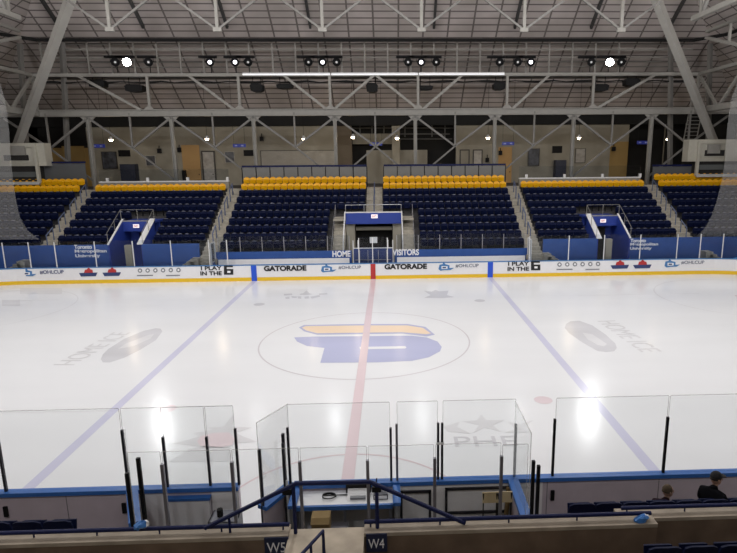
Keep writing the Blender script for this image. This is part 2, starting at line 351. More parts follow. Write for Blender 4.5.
def hcup(x):
    q = slope(x)
    poly_ad([(x,q-9),(x+1,q-13.5),(x+4,q-14),(x+5,q-16.5),(x+7,q-14),(x+11,q-13),(x+11,q-10),(x+8,q-8.5),(x+2,q-7.5)], BLUET, 'advert_emblem')
    poly_ad([(x+3,q-12.2),(x+9,q-12),(x+9,q-9.6),(x+3,q-9.2)], WHT, 'advert_emblem', .01)
    poly_ad([(x+4,q-11.4),(x+7.5,q-11.4),(x+7.5,q-10.2),(x+4,q-10)], NAVYT, 'advert_emblem', .02)
    poly_ad([(x+5,q-9.6),(x+15.5,q-10.5),(x+12,q-8.3),(x+5,q-8.2)], BLUET, 'advert_emblem', .005)
for x, t0, t1 in ((321,338.5,361),(438.5,455.5,478.5),(664.5,681,704)):
    hcup(x); advert('#OHLCUP', t0, t1, slope(t0)-14, slope(t1)-10.2, mat('slate_print', (.09,.11,.18), .5), bold=.005)
hcup(21); advert('#OHLCUP', 40, 64, slope(40)-13.8, slope(64)-9.6, NAVYT, bold=.01)
for x in (200.5,507.5):
    advert('I PLAY', x+.5, x+21.5, slope(x)-15.6, slope(x)-11.6, BLKT, bold=.03); advert('IN THE', x, x+21.5, slope(x)-10.4, slope(x)-6.4, BLKT, bold=.03)
    q = slope(x+28); u = lambda a, c: (x+23.5+a*9.3, q-16+c*9.4)
    poly_ad([u(0,0),u(.95,0),u(.95,.2),u(.3,.2),u(.3,.4),u(1,.4),u(1,1),u(0,1)], BLKT, 'advert_numeral'); poly_ad([u(.36,.58),u(.7,.58),u(.7,.8),u(.36,.8)], WHT, 'advert_numeral', .01)
for x in (79,102.5,610.5,633):
    q = slope(x+10)
    poly_ad([(x+5,q-10.5),(x+6,q-13.5),(x+8,q-14),(x+9.5,q-16),(x+11.5,q-14),(x+13.5,q-13.3),(x+14,q-10.5)], REDT, 'advert_emblem')
    poly_ad([(x,q-10.3),(x+18.5,q-10.8),(x+16.8,q-7.2),(x+2,q-6.8)], NAVYT, 'advert_emblem')
for x in (137,556.5):
    for k in range(6):
        xx = x+3+k*7.7; q = slope(xx); r = 2.3
        poly_ad([(xx+r*math.cos(a*.785), q-12+r*math.sin(a*.785)) for a in range(8)], GREYT, 'advert_emblem')
        poly_ad([(xx+1.1*math.cos(a*.785), q-12+1.1*math.sin(a*.785)) for a in range(8)], WHT, 'advert_emblem', .01)
    for a_, c_ in ((0,16),(29,43)): poly_ad([(x+a_,slope(x)-7.6),(x+c_,slope(x)-7.8),(x+c_,slope(x)-6.8),(x+a_,slope(x)-6.6)], GREYT, 'advert_emblem')
poly_ad([(730+(8)*(1-math.cos(a*.5236))/1, slope(733)-11.5-5.2*math.sin(a*.5236)) for a in range(12)], LBLUE, 'advert_emblem')
# glass over the far boards: outer wings, none in front of the benches
GT = 2.78
def far_glass(xs, par):
    for i, x in enumerate(xs):
        b = MB(); b.box((x-.025,HY+.02,1.08),(x+.025,HY+.08,GT-.05)); b.build('glass_post', PALE, par)
        if i:
            b = MB(); b.box((xs[i-1]+.035,HY+.04,1.08),(x-.035,HY+.06,GT)); b.build('glass_pane', GLASS_F, par)
far_glass([at(p,250,y=HY+.05).x for p in (29-26,29,55,95,133,171,209,227)], fb)
far_glass([at(p,248,y=HY+.05).x for p in (529.5,568.7,604,640,677,700,722.5)]+[24.9], fb)
far_glass([at(p,255,y=HY+.05).x for p in (359,372.7,387.5)], fb)

# ================================================================ FAR STANDS
def ty(k): return 14.7+.83*k            # seat back line
def tz(k): return 1.53+.447*k            # tread height
VL, VR, CW = (-17.5,-15.25), (15.25,17.6), 2.85
def terrace(x0, x1, k0, k1):
    b = MB()
    for k in range(k0, k1+1):
        b.box((x0, ty(k)-.62, tz(k)-.9 if k > k0 else .0), (x1, ty(k)+.215, tz(k)))
    b2 = b
    s = struct(b2, 'floor_terrace', CONC_T); s['label'] = 'dark concrete seating terrace steps'
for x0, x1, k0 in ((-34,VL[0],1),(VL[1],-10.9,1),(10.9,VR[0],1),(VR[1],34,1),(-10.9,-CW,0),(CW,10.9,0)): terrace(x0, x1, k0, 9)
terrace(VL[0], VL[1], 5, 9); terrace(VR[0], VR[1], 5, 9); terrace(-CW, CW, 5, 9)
AIS = (-22.05,-10.95,0,10.95,22.05)
def stair(x0, x1, k0, k1, zmin=None):
    b = MB()
    for k in range(k0, k1+1):
        b.box((x0, ty(k)-.64, tz(k)-.5), (x1, ty(k)+.2, tz(k)+.012)); b.box((x0, ty(k)-.64-.4, tz(k)-.5), (x1, ty(k)-.6, tz(k)-.2))
    return struct(b, 'floor_stairs', STEP, label='pale concrete aisle stairs')
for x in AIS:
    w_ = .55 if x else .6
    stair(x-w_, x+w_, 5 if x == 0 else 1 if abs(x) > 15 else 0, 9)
# lowest flights down to the ice level
def flight(x0, x1, y0, z0, n, dirx=0):
    b = MB()
    for k in range(n):
        b.box((x0+dirx*k*.28, y0-.3*k*(not dirx)-(.7 if dirx else .3), -.05), (x1+dirx*k*.28, y0-.3*k*(not dirx), z0-k*.2)); 
    return struct(b, 'floor_stairs', STEP, label='pale concrete stairs down to ice level')
for s in (-1, 1):
    flight(s*10.95-.34, s*10.95+.55 if s > 0 else s*10.95+.3, 14.05, 1.4, 3)
for s in (-1, 1):
    for xa_ in (10.95, 22.05): flight(s*(xa_+.75)-.25, s*(xa_+.75)+.25, 14.04, 1.45, 6, s)
# side stairs beside the centre portal
for s in (-1, 1):
    b = MB(); x0, x1 = sorted((s*2.0, s*CW))
    for j in range(13):
        y = 18.25-j*.32; b.box((x0, y-.32, 0), (x1, y, 3.63-j*.215))
    struct(b, 'floor_stairs', STEP, label='concrete side stairs beside the centre portal')
# front walls of the stands
PW_Y = 14.05
def frontwall(x0, x1, z1, y=PW_Y, m=BLUE, nm='wall_far'):
    b = MB(); b.box((x0,y,0),(x1,y+.12,z1)); return struct(b, nm, m)
wl = frontwall(-34, VL[0], 2.36); frontwall(VL[1], -11.55, 2.36); frontwall(11.55, VR[0], 2.36); wr = frontwall(VR[1], 34, 2.36)
wl['label'] = 'blue stand front wall with white lettering at left'; wr['label'] = 'blue stand front wall with white lettering at right'
for x0, x1, px_ in ((-10.6,-1.45,(332.5,350.5)),(1.45,10.7,(392.5,419))):
    wv = frontwall(x0, x1, 1.76); wv['label'] = 'blue wall behind the team bench'
    q0 = at(px_[0], 257 if x0 < 0 else 255.5, y=PW_Y); q1 = at(px_[1], 256.6 if x0 < 0 else 255, y=PW_Y)
    text('wall_lettering', 'HOME' if x0 < 0 else 'VISITORS', (q0.x,PW_Y,q0.z), (q1.x,PW_Y,q0.z), .42, 'xz', WHT, wv, .02, bold=.035)
for wv, xa, xb, ya, yb in ((wl,75.8,107.5,244.6,258.6),(wr,629.8,657.5,238.6,250.8)):
    a = at(xa, yb, y=PW_Y); c = at(xb, yb, y=PW_Y); t = at(xa, ya, y=PW_Y); H = t.z-a.z; dz = H/3
    for i, (s, fr) in enumerate((('Toronto',.55),('Metropolitan',1),('University',.78))):
        text('wall_lettering', s, (a.x,PW_Y,a.z+dz*(2-i)+dz*.06), (a.x+(c.x-a.x)*fr,PW_Y,a.z+dz*(2-i)+dz*.06), dz*.88, 'xz', WHT, wv, .02, bold=.03)
# team benches
for s, lab in ((-1,'long white team bench below the HOME lettering'),(1,'long white team bench below the VISITORS lettering')):
    x0, x1 = sorted((s*10.3, s*1.6)); t = thing('team_bench', ((x0+x1)/2,13.7,0), lab, 'bench')
    b = MB(); b.box((x0,13.55,.42),(x1,13.85,.47)); b.build('seat', WHITE, t)
    b = MB(); b.box((x0,13.88,.62),(x1,13.93,1.28)); b.build('backrest', WHITE, t)
    for x in (x0+.2, (x0+x1)/2, x1-.2):
        b = MB(); b.box((x-.04,13.6,-.055),(x+.04,13.9,.42)); b.build('leg', ALU, t)
    b = MB()
    # glass and rail behind the bench, standing on the blue wall
    t2 = thing('bench_glass', ((x0+x1)/2,PW_Y,1.72), 'clear glass screen with thin posts behind the %s bench' % ('HOME' if s < 0 else 'VISITORS'), 'glass screen')
    n = 6
    for i in range(n+1):
        x = x0+(x1-x0)*i/n; b = MB(); b.box((x-.018,PW_Y+.03,1.76),(x+.018,PW_Y+.08,2.75)); b.build('post', ALU, t2)
        if i: b = MB(); b.box((x-(x1-x0)/n+.03,PW_Y+.045,1.72),(x-.03,PW_Y+.06,2.8)); b.build('glass_pane', GLASS_F, t2)
    xw = x0-.2 if s < 0 else x1+.2
    # white end frame of the bench
    t3 = thing('bench_gate', (xw,HY+.15,0), 'white framed glass gate at the outer end of the %s bench' % ('HOME' if s < 0 else 'VISITORS'), 'gate')
    for y in (13.1,13.95):
        b = MB(); b.box((xw-.04,y-.04,-.055),(xw+.04,y+.04,2.5)); b.build('post', PALE, t3)
    b = MB(); b.box((xw-.03,13.14,1.2),(xw+.03,13.91,1.26)); b.box((xw-.03,13.14,2.44),(xw+.03,13.91,2.5)); b.build('rail', PALE, t3)
    b = MB(); b.box((xw-.01,13.14,1.26),(xw+.01,13.91,2.44)); b.build('glass_pane', GLASS_F, t3)
    b = MB(); b.box((xw-.02,13.14,.1),(xw+.02,13.91,1.2)); b.build('panel', BLUE, t3)
# ---- centre portal
b = MB(); b.box((-CW,16.52,3.5),(CW,18.3,3.62)); struct(b, 'floor_landing', STEP, label='concrete landing above the centre tunnel')
b = MB(); b.box((-1.95,16.35,3.28),(1.97,16.5,4.1))
hd = struct(b, 'wall_portal', BLUE_D, label='blue header wall over the centre tunnel')
b = MB(); b.box((-1.98,16.33,4.06),(2.0,16.52,4.13)); struct(b, 'trim_1', PALE, hd)
def exit_sign(px, py, y, par, w=.45, h=.26):
    q = at(px, py, y=y); t = MB(); t.box((q.x-w/2,y-.05,q.z-h/2),(q.x+w/2,y,q.z+h/2))
    m = lamp_mat('exit_face', (1,.82,.85), .7); o = t.build('exit_sign', m); tag(o, 'small lit white exit sign on '+par, 'sign')
    text('exit_lettering', 'EXIT', (q.x-w*.36,y-.052,q.z-h*.28), (q.x+w*.36,y-.052,q.z-h*.28), h*.56, 'xz', REDT, o, .006, bold=.02)
exit_sign(374.4, 216.3, 16.35, 'the blue header of the centre tunnel')
b = MB(); b.box((-1.9,17.9,0),(1.92,18.05,3.5)); struct(b, 'wall_tunnel', DARK, label='dark back of the centre tunnel')
for s in (-1, 1):
    b = MB(); x0, x1 = sorted((s*1.35, s*1.95)); b.box((x0,16.6,0),(x1,17.8,3.3)); struct(b, 'wall_tunnel', WALLM, label='pale side pier inside the centre tunnel')
b = MB(); b.box((-1.3,17.0,2.75),(1.3,17.2,3.0)); struct(b, 'trim_2', WALLM)
t = thing('guard_rail', (0,16.4,3.63), 'white pipe railing on top of the centre tunnel', 'railing')
zt = 4.62
b = MB(); b.tube([(-1.95,16.42,zt),(1.97,16.42,zt)], .022); b.build('top_rail', ALU, t)
for x in (-1.95,-.65,.65,1.97):
    b = MB(); b.tube([(x,16.42,4.1),(x,16.42,zt)], .02); b.build('post', ALU, t)
for s in (-1, 1):
    o = MB(); o.prism([(s*1.97,16.5,4.15),(s*1.97,16.35,4.15),(s*1.97,14.1,2.25),(s*1.97,14.1,.2),(s*1.97,14.25,.2),(s*1.97,14.25,2.1),(s*1.97,16.5,3.9)], (s*.07,0,0))
    struct(o, 'trim_3', PALE)
    t = thing('stair_rail', (s*2.9,16,0), 'pale handrail sloping down the %s side of the centre tunnel' % ('left' if s < 0 else 'right'), 'railing')
    p = [(s*2.82,18.2,4.5),(s*2.82,14.1,1.9)]
    b = MB(); b.tube(p, .022); b.build('top_rail', ALU, t)
    for k in (0,.33,.66,1):
        q = Vector(p[0]).lerp(Vector(p[1]), k); b = MB(); b.tube([q, q-Vector((0,0,.9))], .018); b.build('post', ALU, t)
# gate between the benches
t = thing('tunnel_gate', (0,13.6,0), 'dark double gate with mesh panel between the two benches', 'gate')
b = MB(); b.box((-1.3,13.9,-.055),(1.3,13.95,1.9)); b.build('panel', NAVYT, t)
b = MB();
for x in (-.9,-.35,.35,.9): b.box((x-.02,13.86,.3),(x+.02,13.9,1.8))
b.box((-1.2,13.86,1.12),(1.2,13.89,1.16)); b.build('bars', ALU, t)
q = at(373.5,240,y=13.88); b = MB(); b.box((q.x-.25,13.86,q.z-.2),(q.x+.25,13.89,q.z+.2)); b.box((-1.3,13.9,1.9),(1.3,13.94,1.96)); b.build('notice', PALE, t)
for s in (-1, 1):
    for x in (1.0, 1.33):
        b = MB(); b.box((s*x-.03,13.98,0),(s*x+.03,14.04,2.45)); b.build('post', PALE, t)
# ---- side portals
for (xa, xb), nm in ((VL,'left'),(VR,'right')):
    b = MB(); b.box((xa,16.35,2.95),(xb,16.5,3.68)); b.box((xa,16.5,3.5),(xb,18.3,3.63))
    h = struct(b, 'wall_portal', BLUE_D, label='blue header wall over the %s tunnel' % nm)
    b = MB(); b.box((xa,16.33,3.64),(xb,16.52,3.7)); struct(b, 'trim_4', ALU, h)
    b = MB(); b.box((xa,17.3,0),(xb,17.4,3.5)); struct(b, 'wall_tunnel', BLUE_D, label='deep blue back wall of the %s tunnel' % nm)
    cx = (xa+xb)/2; b = MB(); b.box((cx-.35,17.2,0),(cx+.55,17.32,2.75)); struct(b, 'door_1' if nm == 'left' else 'door_2', DARK)
    b = MB(); s = -1 if nm == 'left' else 1; px_ = cx+.15 if nm == 'left' else cx-.3
    b.box((px_-.22,14.1,0),(px_+.22,14.4,2.3)); struct(b, 'wall_pier', WALLM, label='grey concrete pier in the mouth of the %s tunnel' % nm)
    for x in (xa, xb):
        inner = .1 if x == xa else -.1
        o = MB(); o.prism([(x,16.5,3.75),(x,14.1,2.35),(x,14.1,0),(x,18.2,0),(x,18.2,2.95),(x,16.5,2.95)], (inner,0,0))
        struct(o, 'wall_wing', BLUE_D if (x == xa) else (BLUE_D), label='sloping wing wall of the %s tunnel' % nm)
        o = MB(); wd = 1.2 if (x == xa) == (nm == 'left') else 3.6; b_ = -inner*.2; o.prism([(x+b_,16.5,3.75),(x+b_,14.05,2.34),(x+b_,14.05,2.40),(x+b_,16.5,3.82)], (inner*wd,0,0)); struct(o, 'trim_5', PALE)
    t = thing('guard_rail', (cx,16.4,3.6), 'thin grey pipe railing around the %s tunnel' % nm, 'railing')
    b = MB(); b.tube([(xa,14.1,3.1),(xa,16.4,4.45),(xb,16.4,4.45),(xb,14.1,3.1)], .022); b.build('top_rail', STEEL_M, t)
    for x, y, z in ((xa,14.15,2.35),(xa,15.3,3.05),(xa,16.4,3.7),((xa+xb)/2,16.4,3.7),(xb,16.4,3.7),(xb,15.3,3.05),(xb,14.15,2.35)):
        b = MB(); b.tube([(x,y,z),(x,y,z+.77)], .018); b.build('post', STEEL, t)
exit_sign(136.3, 226, 16.35, 'the blue header of the left tunnel', .4, .24); exit_sign(603, 220.8, 16.35, 'the blue header of the right tunnel', .4, .24)
# ---- aisle handrails
for i, x in enumerate(AIS):
    k0 = 5 if x == 0 else 1
    t = thing('aisle_handrail', (x,ty(5),tz(5)), 'blue-grey handrail up the %s aisle of the far stand' % ['leftmost','left-centre','middle','right-centre','rightmost'][i], 'railing')
    m = mat('rail_bluegrey', (.10,.13,.22), .4)
    for k in range(k0, 9, 2):
        b = MB(); b.tube([(x,ty(k)-.3,tz(k)),(x,ty(k)-.3,tz(k)+.9),(x,ty(k+1)-.3,tz(k+1)+.9),(x,ty(k+1)-.3,tz(k+1))], .042, 6); b.build('hoop', m, t)
# ---- seats
def seat_parts():
    'origin on the tread below the back rest, sitter looks to -y'
    back = MB(); n = 6; w, h = .246, .44
    vs = []
    for side, dy in ((0,0),(1,.035)):
        for i in range(n+1):
            u = -1+2*i/n; cur = .035*(u*u)
            for j in range(4):
                v = j/3; z = .40+h*v-(.05*max(0, abs(u)-.6)/.4 if j == 3 else 0)
                vs.append((u*w*(1 if j < 3 else .94), -cur+.06*v+dy, z))
    fs = []; S = (n+1)*4
    for i in range(n):
        for j in range(3):
            a = i*4+j; fs += [(a,a+4,a+5,a+1),(S+a,S+a+1,S+a+5,S+a+4)]
        fs += [(i*4,S+i*4,S+i*4+4,i*4+4),(i*4+3,i*4+7,S+i*4+7,S+i*4+3)]
    for i in (0, n): fs += [(i*4+j, i*4+j+1, S+i*4+j+1, S+i*4+j) for j in range(3)]
    back.add(vs, fs)
    pan = MB(); pan.add([(-.21,-.06,.40),(.21,-.06,.40),(.21,-.16,.70),(-.21,-.16,.70),(-.21,-.11,.38),(.21,-.11,.38),(.19,-.215,.68),(-.19,-.215,.68)],
        [(0,3,2,1),(4,5,6,7),(0,1,5,4),(1,2,6,5),(2,3,7,6),(3,0,4,7)])
    leg = MB(); leg.box((-.245,-.12,.0),(-.225,.0,.42)); leg.box((.225,-.12,.0),(.245,.0,.42)); leg.box((-.245,-.14,.40),(-.225,.06,.44)); leg.box((.225,-.14,.40),(.245,.06,.44))
    return back, pan, leg
bk, pn, lg = seat_parts()
one = MB()
for q_ in (bk, pn): one.add(q_.v, q_.f, 0)
one.add(lg.v, lg.f, 1)
one.tube([(-.15,.045,.835),(-.09,.05,.85),(0,.052,.856),(.09,.05,.85),(.15,.045,.835)], [.008,.026,.036,.026,.008], 8, 2)  # raised lip added for glints, its colour paler on navy seats
ME_B = one.mesh('seat_mesh', [SEATB, BLACK, SEAT_GLINT]); ME_Y = one.mesh('seat_mesh', [SEATY, BLACK, SEATY])
for me_ in (ME_B, ME_Y):
    for p_ in me_.polygons: p_.use_smooth = p_.material_index == 2
def block_rows(x0, x1, k, cut=None):
    n = int((x1-x0)/.5+.3); p = (x1-x0)/n
    return [x0+p*(i+.5) for i in range(n) if not (cut and cut[0]-.15 < x0+p*(i+.5) < cut[1]+.15)]
BLOCKS = [('far left block',-31.0,-22.65,1,8,None,2),('left block',-21.45,-11.55,1,8,(VL,4),1),('HOME side centre block',-10.35,-.66,0,8,((-CW,CW),4),2),
          ('VISITORS side centre block',.66,10.4,0,8,((-CW,CW),4),2),('right block',11.55,21.45,1,8,(VR,4),1),('far right block',22.65,31.0,1,8,None,2)]
ROWN = ['bottom','second','third','fourth','fifth','sixth','seventh','eighth','ninth','top']
blue = []; yellow = []
for nm, x0, x1, k0, ky, cut, ny in BLOCKS:
    for k in range(k0, ky+ny):
        xs = block_rows(x0, x1, k, cut[0] if cut and k <= cut[1] else None)
        for i, x in enumerate(xs): (yellow if k >= ky else blue).append((k, nm, i, len(xs), x, k-k0))
def inview(x, k):
    q = Vector((x,ty(k),tz(k)+.7))-CP; z = q.dot(_f); return -6 < 368.5+OX+FPX*q.dot(_r)/z < 743
blue = [s for s in blue if inview(s[4], s[0])]; yellow = [s for s in yellow if inview(s[4], s[0])]
blue.sort(key=lambda s: (s[0], abs(s[4])))
NB = 275
def seat_label(col, s):
    k, nm, i, n, x, kk = s
    side = '%s from left' % ORD[i] if i < n/2 else '%s from right' % ORD[n-1-i]
    if col == 'yellow':
        two = not nm.split()[0] in ('left','right'); rown = ('upper' if k == 9 else 'lower') + ' yellow row' if two else 'yellow row'
        return 'yellow seat, %s in %s, %s' % (side, rown, nm)
    return 'navy seat, %s in %s blue row, %s' % (side, ROWN[kk], nm)
def put_seat(me, s, col):
    k, nm, i, n, x, kk = s
    o = bpy.data.objects.new('yellow_seat' if col == 'yellow' else 'navy_seat', me); COL.objects.link(o); o.location = (x, ty(k), tz(k))
    tag(o, seat_label(col, s), 'seat', '%s seats in the far stand' % ('yellow' if col == 'yellow' else 'navy'))
for s in blue[:NB]: put_seat(ME_B, s, 'blue')
for s in yellow: put_seat(ME_Y, s, 'yellow')
mb = MB()
for s in blue[NB:]:
    k, x = s[0], s[4]; mb.add([(v[0]+x, v[1]+ty(k), v[2]+tz(k)) for v in one.v], one.f); mb.m[-len(one.f):] = one.m
o = mb.build('navy_seats', [SEATB, BLACK, SEAT_GLINT]); o['kind'] = 'stuff'; tag(o, 'upper rows of navy folding seats across the far stand', 'seats')
# ================================================================ CONCOURSE
FLZ = 5.35; WY = 33.0
b = MB(); b.box((-36,22.35,4.6),(36,34,FLZ)); struct(b, 'floor_concourse', CONC_T)['label'] = 'concourse floor behind the far stand'
WTOP = 12.1
def wx(px): return at(px, 150, y=WY).x
def wallseg(pa, pb, m, z0=FLZ, z1=WTOP-1.2, y=WY, lab=None):
    b = MB(); b.box((wx(pa),y,z0),(wx(pb),y+.25,z1)); return struct(b, 'wall_far', m, label=lab)
wallseg(30,88,DUCT,9.0); wallseg(610,628,WALLM,9.25)
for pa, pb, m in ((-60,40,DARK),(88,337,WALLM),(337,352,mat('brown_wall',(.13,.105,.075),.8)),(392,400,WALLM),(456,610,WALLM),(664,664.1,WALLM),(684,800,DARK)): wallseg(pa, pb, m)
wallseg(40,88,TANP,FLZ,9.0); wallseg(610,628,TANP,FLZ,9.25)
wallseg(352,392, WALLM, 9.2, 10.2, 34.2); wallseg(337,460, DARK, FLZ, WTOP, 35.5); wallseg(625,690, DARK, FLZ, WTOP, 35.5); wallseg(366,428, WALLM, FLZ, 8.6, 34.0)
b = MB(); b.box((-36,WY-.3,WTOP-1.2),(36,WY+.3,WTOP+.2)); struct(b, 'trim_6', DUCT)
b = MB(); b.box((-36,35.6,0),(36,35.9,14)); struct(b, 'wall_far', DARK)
# panels and frames on the far wall (positions measured, set on the wall plane)
def onwall(name, px0, px1, py0, py1, m, d=.08, y=WY, lab=None, cat=None, frame=None, fw=.09, base=0):
    a = at(px0, py1, y=y); c = at(px1, py0, y=y); z0 = FLZ if base else a.z
    t = thing(name, ((a.x+c.x)/2, y, z0), lab, cat)
    b = MB(); b.box((a.x,y-d-base*0,z0),(c.x,y-.005,c.z)); pn_ = b.build('panel', m, t)
    if cat == 'door': b = MB(); b.box((c.x-.2,y-d-.06,FLZ+1.0),(c.x-.14,y-d,FLZ+1.12)); b.build('door_handle', BLACK, pn_)
    if frame:
        b = MB(); e = d+.04
        b.box((a.x-fw,y-e,z0),(a.x,y-.005,c.z+fw)); b.box((c.x,y-e,z0),(c.x+fw,y-.005,c.z+fw)); b.box((a.x,y-e,c.z),(c.x,y-.005,c.z+fw))
        if not base: b.box((a.x,y-e,z0),(c.x,y-.005,z0+fw))
        b.build('frame', frame, t)
    return t
FR = mat('frame_brown', (.05,.045,.04), .6); POSTER = mat('poster_dark', (.06,.065,.08), .5, noise=.7, nscale=2.2); PALEP = mat('poster_pale', (.38,.36,.33), .6, noise=.2, nscale=3)
onwall('poster', 104,116,152,169, POSTER, lab='dark framed poster on the concourse wall above the left block', cat='poster', frame=FR, fw=.05)
onwall('notice_board', 119,130,150,156.5, BLACK, lab='small black board above the arched kiosk at left', cat='board')
onwall('kiosk', 125,138,164,180, mat('kiosk_navy', (.02,.025,.05), .5), d=.8, lab='dark navy arched kiosk behind the left block', cat='kiosk', base=1)
onwall('poster', 147,155,156,166, POSTER, lab='narrow dark poster right of the left arched kiosk', cat='poster', frame=PALEP, fw=.05)
onwall('door_panel', 184,199,145,176, ORANGE, lab='tall ochre lit door panel beside the framed door at left', cat='door', base=1)
onwall('concourse_door', 204.5,213.5,152,176, PALEP, lab='cream door in dark frame on the left concourse wall', cat='door', frame=FR, fw=.12, base=1)
onwall('poster', 226,234,152,163, POSTER, lab='dark poster left of the HOME side glass barrier', cat='poster', frame=PALEP, fw=.05)
onwall('notice_board', 244,254,150,156, BLACK, lab='small black screen above the left end of the glass barrier', cat='board')
onwall('shutter', 262,335,150.5,170, mat('shutter', (.34,.32,.28), .6, noise=.04), d=.05, lab='wide pale counter shutter behind the HOME side block', cat='shutter', frame=FR, fw=.05, base=1)
onwall('concourse_door', 460.5,468.5,150.5,172, WALLM, lab='left of the two dark framed doors at right of centre', cat='door', frame=FR, fw=.1, base=1)
onwall('concourse_door', 473.5,481.5,150.5,172, PALEP, lab='right of the two dark framed doors, with a small dark sign', cat='door', frame=FR, fw=.1, base=1)
onwall('door_panel', 498,512,147,172, ORANGE, lab='tall ochre lit door panel right of centre', cat='door', base=1)
onwall('poster', 528,539,149,166, POSTER, lab='dark poster right of the ochre door panel', cat='poster', frame=FR, fw=.05)
onwall('notice_board', 552,562,146,153, BLACK, lab='small black board above the right arched kiosk', cat='board')
onwall('kiosk', 553,564,160,176, mat('kiosk_navy', (.02,.025,.05), .5), d=.8, lab='dark navy arched kiosk behind the right block', cat='kiosk', base=1)
onwall('poster', 575,585,149,163, PALEP, lab='pale poster in dark frame behind the right block', cat='poster', frame=FR, fw=.05)
onwall('refuse_bin', 184,186.5,170,176, BLACK, d=.5, lab='black bin by the ochre door panel at left', cat='bin', base=1)
for n_, (x, y_) in enumerate(((92,146),(160,151),(262,139),(180,150),(487,160),(500,153),(613,149))):
    q = at(x, y_, y=WY); b = MB(); b.box((q.x-.16,WY-.3,q.z-.2),(q.x+.16,WY-.02,q.z+.22)); b.tube([(q.x,WY-.2,q.z+.2),(q.x,WY-.1,q.z+.5)], .04, 6)
    tag(b.build('wall_speaker', BLACK), 'small black wall box %s on the far concourse wall' % ['by the ochre wall at far left','right of the left kiosk','above the pale shutter','left of the ochre door panel','above the two framed doors','on the right ochre door panel','by the ochre wall at right'][n_], 'speaker')
# dark gap in the middle: pipes and hung frames
t = thing('ceiling_pipework', (0,34.3,10), 'thin pale pipes across the dark opening behind the centre aisle', 'pipes')
for pa, pb, y_ in ((340,455,128),(345,450,134),(352,396,140),(400,452,139)):
    a, c = at(pa, y_, y=34.3), at(pb, y_, y=34.3); b = MB(); b.tube([a, c], .05, 6); b.build('pipe', STEEL_M, t)
for x in (360,372,384,405,432,445):
    a, c = at(x, 124, y=34.3), at(x, 137, y=34.3); b = MB(); b.tube([a, c], .05, 6); b.build('hanger', STEEL_M, t)
# pendant lamps of the concourse
WARM = lamp_mat('pendant_glow', (1,.80,.55), 22)
for i, (x, y_) in enumerate(((111,139.5),(207,138.6),(303.7,138.5),(353,137),(397,138),(488,137.5),(579,137.5),(668,139))):
    q = at(x, y_, y=28.5); t = thing('pendant_lamp', (q.x,28.5,q.z), 'small warm pendant lamp in the far concourse, %s from the left' % ORD[i], 'lamp', None)
    b = MB(); b.tube([(q.x,28.5,q.z+.25),(q.x,28.5,q.z+.12),(q.x,28.5,q.z)], [.06,.14,.24], 10); b.build('lamp_shade', PALE, t)
    b = MB(); b.tube([(q.x,28.5,q.z-.14),(q.x,28.5,q.z-.02)], [.10,.17], 10); b.build('bulb', WARM, t)
    b = MB(); b.tube([(q.x,28.5,q.z+.25),(q.x,28.5,15.3)], .015, 5); b.build('cord', BLACK, t)
    l = bpy.data.lights.new('pendant_glow', 'POINT'); l.energy = 55; l.color = (1,.78,.5); l.shadow_soft_size = .15
    lo = bpy.data.objects.new('pendant_glow', l); COL.objects.link(lo); lo.location = (q.x,28.5,q.z-.4)
# blue hanging section signs
for i, (x, y_) in enumerate(((98.5,146),(239.5,145.6),(376,144),(508,143.5),(643,142.5))):
    q = at(x, y_, y=25.0); t = thing('section_sign', (q.x,25,q.z), 'blue hanging section sign in the far concourse, %s from the left' % ORD[i], 'sign')
    b = MB(); b.box((q.x-.52,24.95,q.z-.14),(q.x+.52,25.02,q.z+.14)); b.build('panel', mat('sign_face', (.015,.03,.24), .4, emit=(.03,.05,.6), estr=.05), t)
    pn_ = t.children[0]
    for s in (-.28, .24):
        b = MB(); b.box((q.x+s-.10,24.93,q.z-.06),(q.x+s+.10,24.95,q.z+.06)); b.build('print', mat('sign_print', (.25,.28,.55), .5), pn_)
    for s in (-.45, .45):
        b = MB(); b.tube([(q.x+s,24.98,q.z+.14),(q.x+s,24.98,14.22)], .012, 5); b.build('hanger', BLACK, t)
# glass barriers behind the centre blocks; white kerb and low glass behind the outer blocks
for (x0, x1), nm in (((-10.55,-.62),'HOME side'),((.72,10.6),'VISITORS side')):
    t = thing('rear_barrier', ((x0+x1)/2,22.75,FLZ), 'grey panel barrier with navy top rail behind the %s yellow seats' % nm, 'barrier')
    zt = 7.28; b = MB(); b.box((x0,22.68,zt-.1),(x1,22.8,zt+.05)); b.build('top_rail', RAILB, t)
    n = 9
    for i in range(n+1):
        x = x0+(x1-x0)*i/n; b = MB(); b.box((x-.03,22.7,FLZ),(x+.03,22.78,zt-.1)); b.build('post', BLACK, t)
        if i: b = MB(); b.box((x-(x1-x0)/n+.04,22.72,FLZ+.1),(x-.04,22.75,zt-.12)); b.build('panel', mat('barrier_panel', (.17,.17,.16), .35), t)
for (x0, x1), nm in (((-21.5,-11.5),'left'),((11.6,21.5),'right')):
    b = MB(); b.box((x0,22.1,5.0),(x1,22.4,6.10)); struct(b, 'wall_kerb', WALLM)
    b = MB(); b.box((x0,22.05,6.10),(x1,22.45,6.2)); struct(b, 'trim_7', PALE)
    t = thing('rear_glass', ((x0+x1)/2,22.25,6.2), 'low clear glass barrier with white studs behind the %s block' % nm, 'barrier')
    b = MB(); b.box((x0,22.22,6.2),(x1,22.26,7.1)); b.build('glass_pane', GLASS_F, t)
    for i in range(4):
        x = x0+.6+i*3.1; b = MB(); b.box((x-.09,22.14,6.2),(x+.09,22.34,6.46)); b.build('stud', PALE, t)
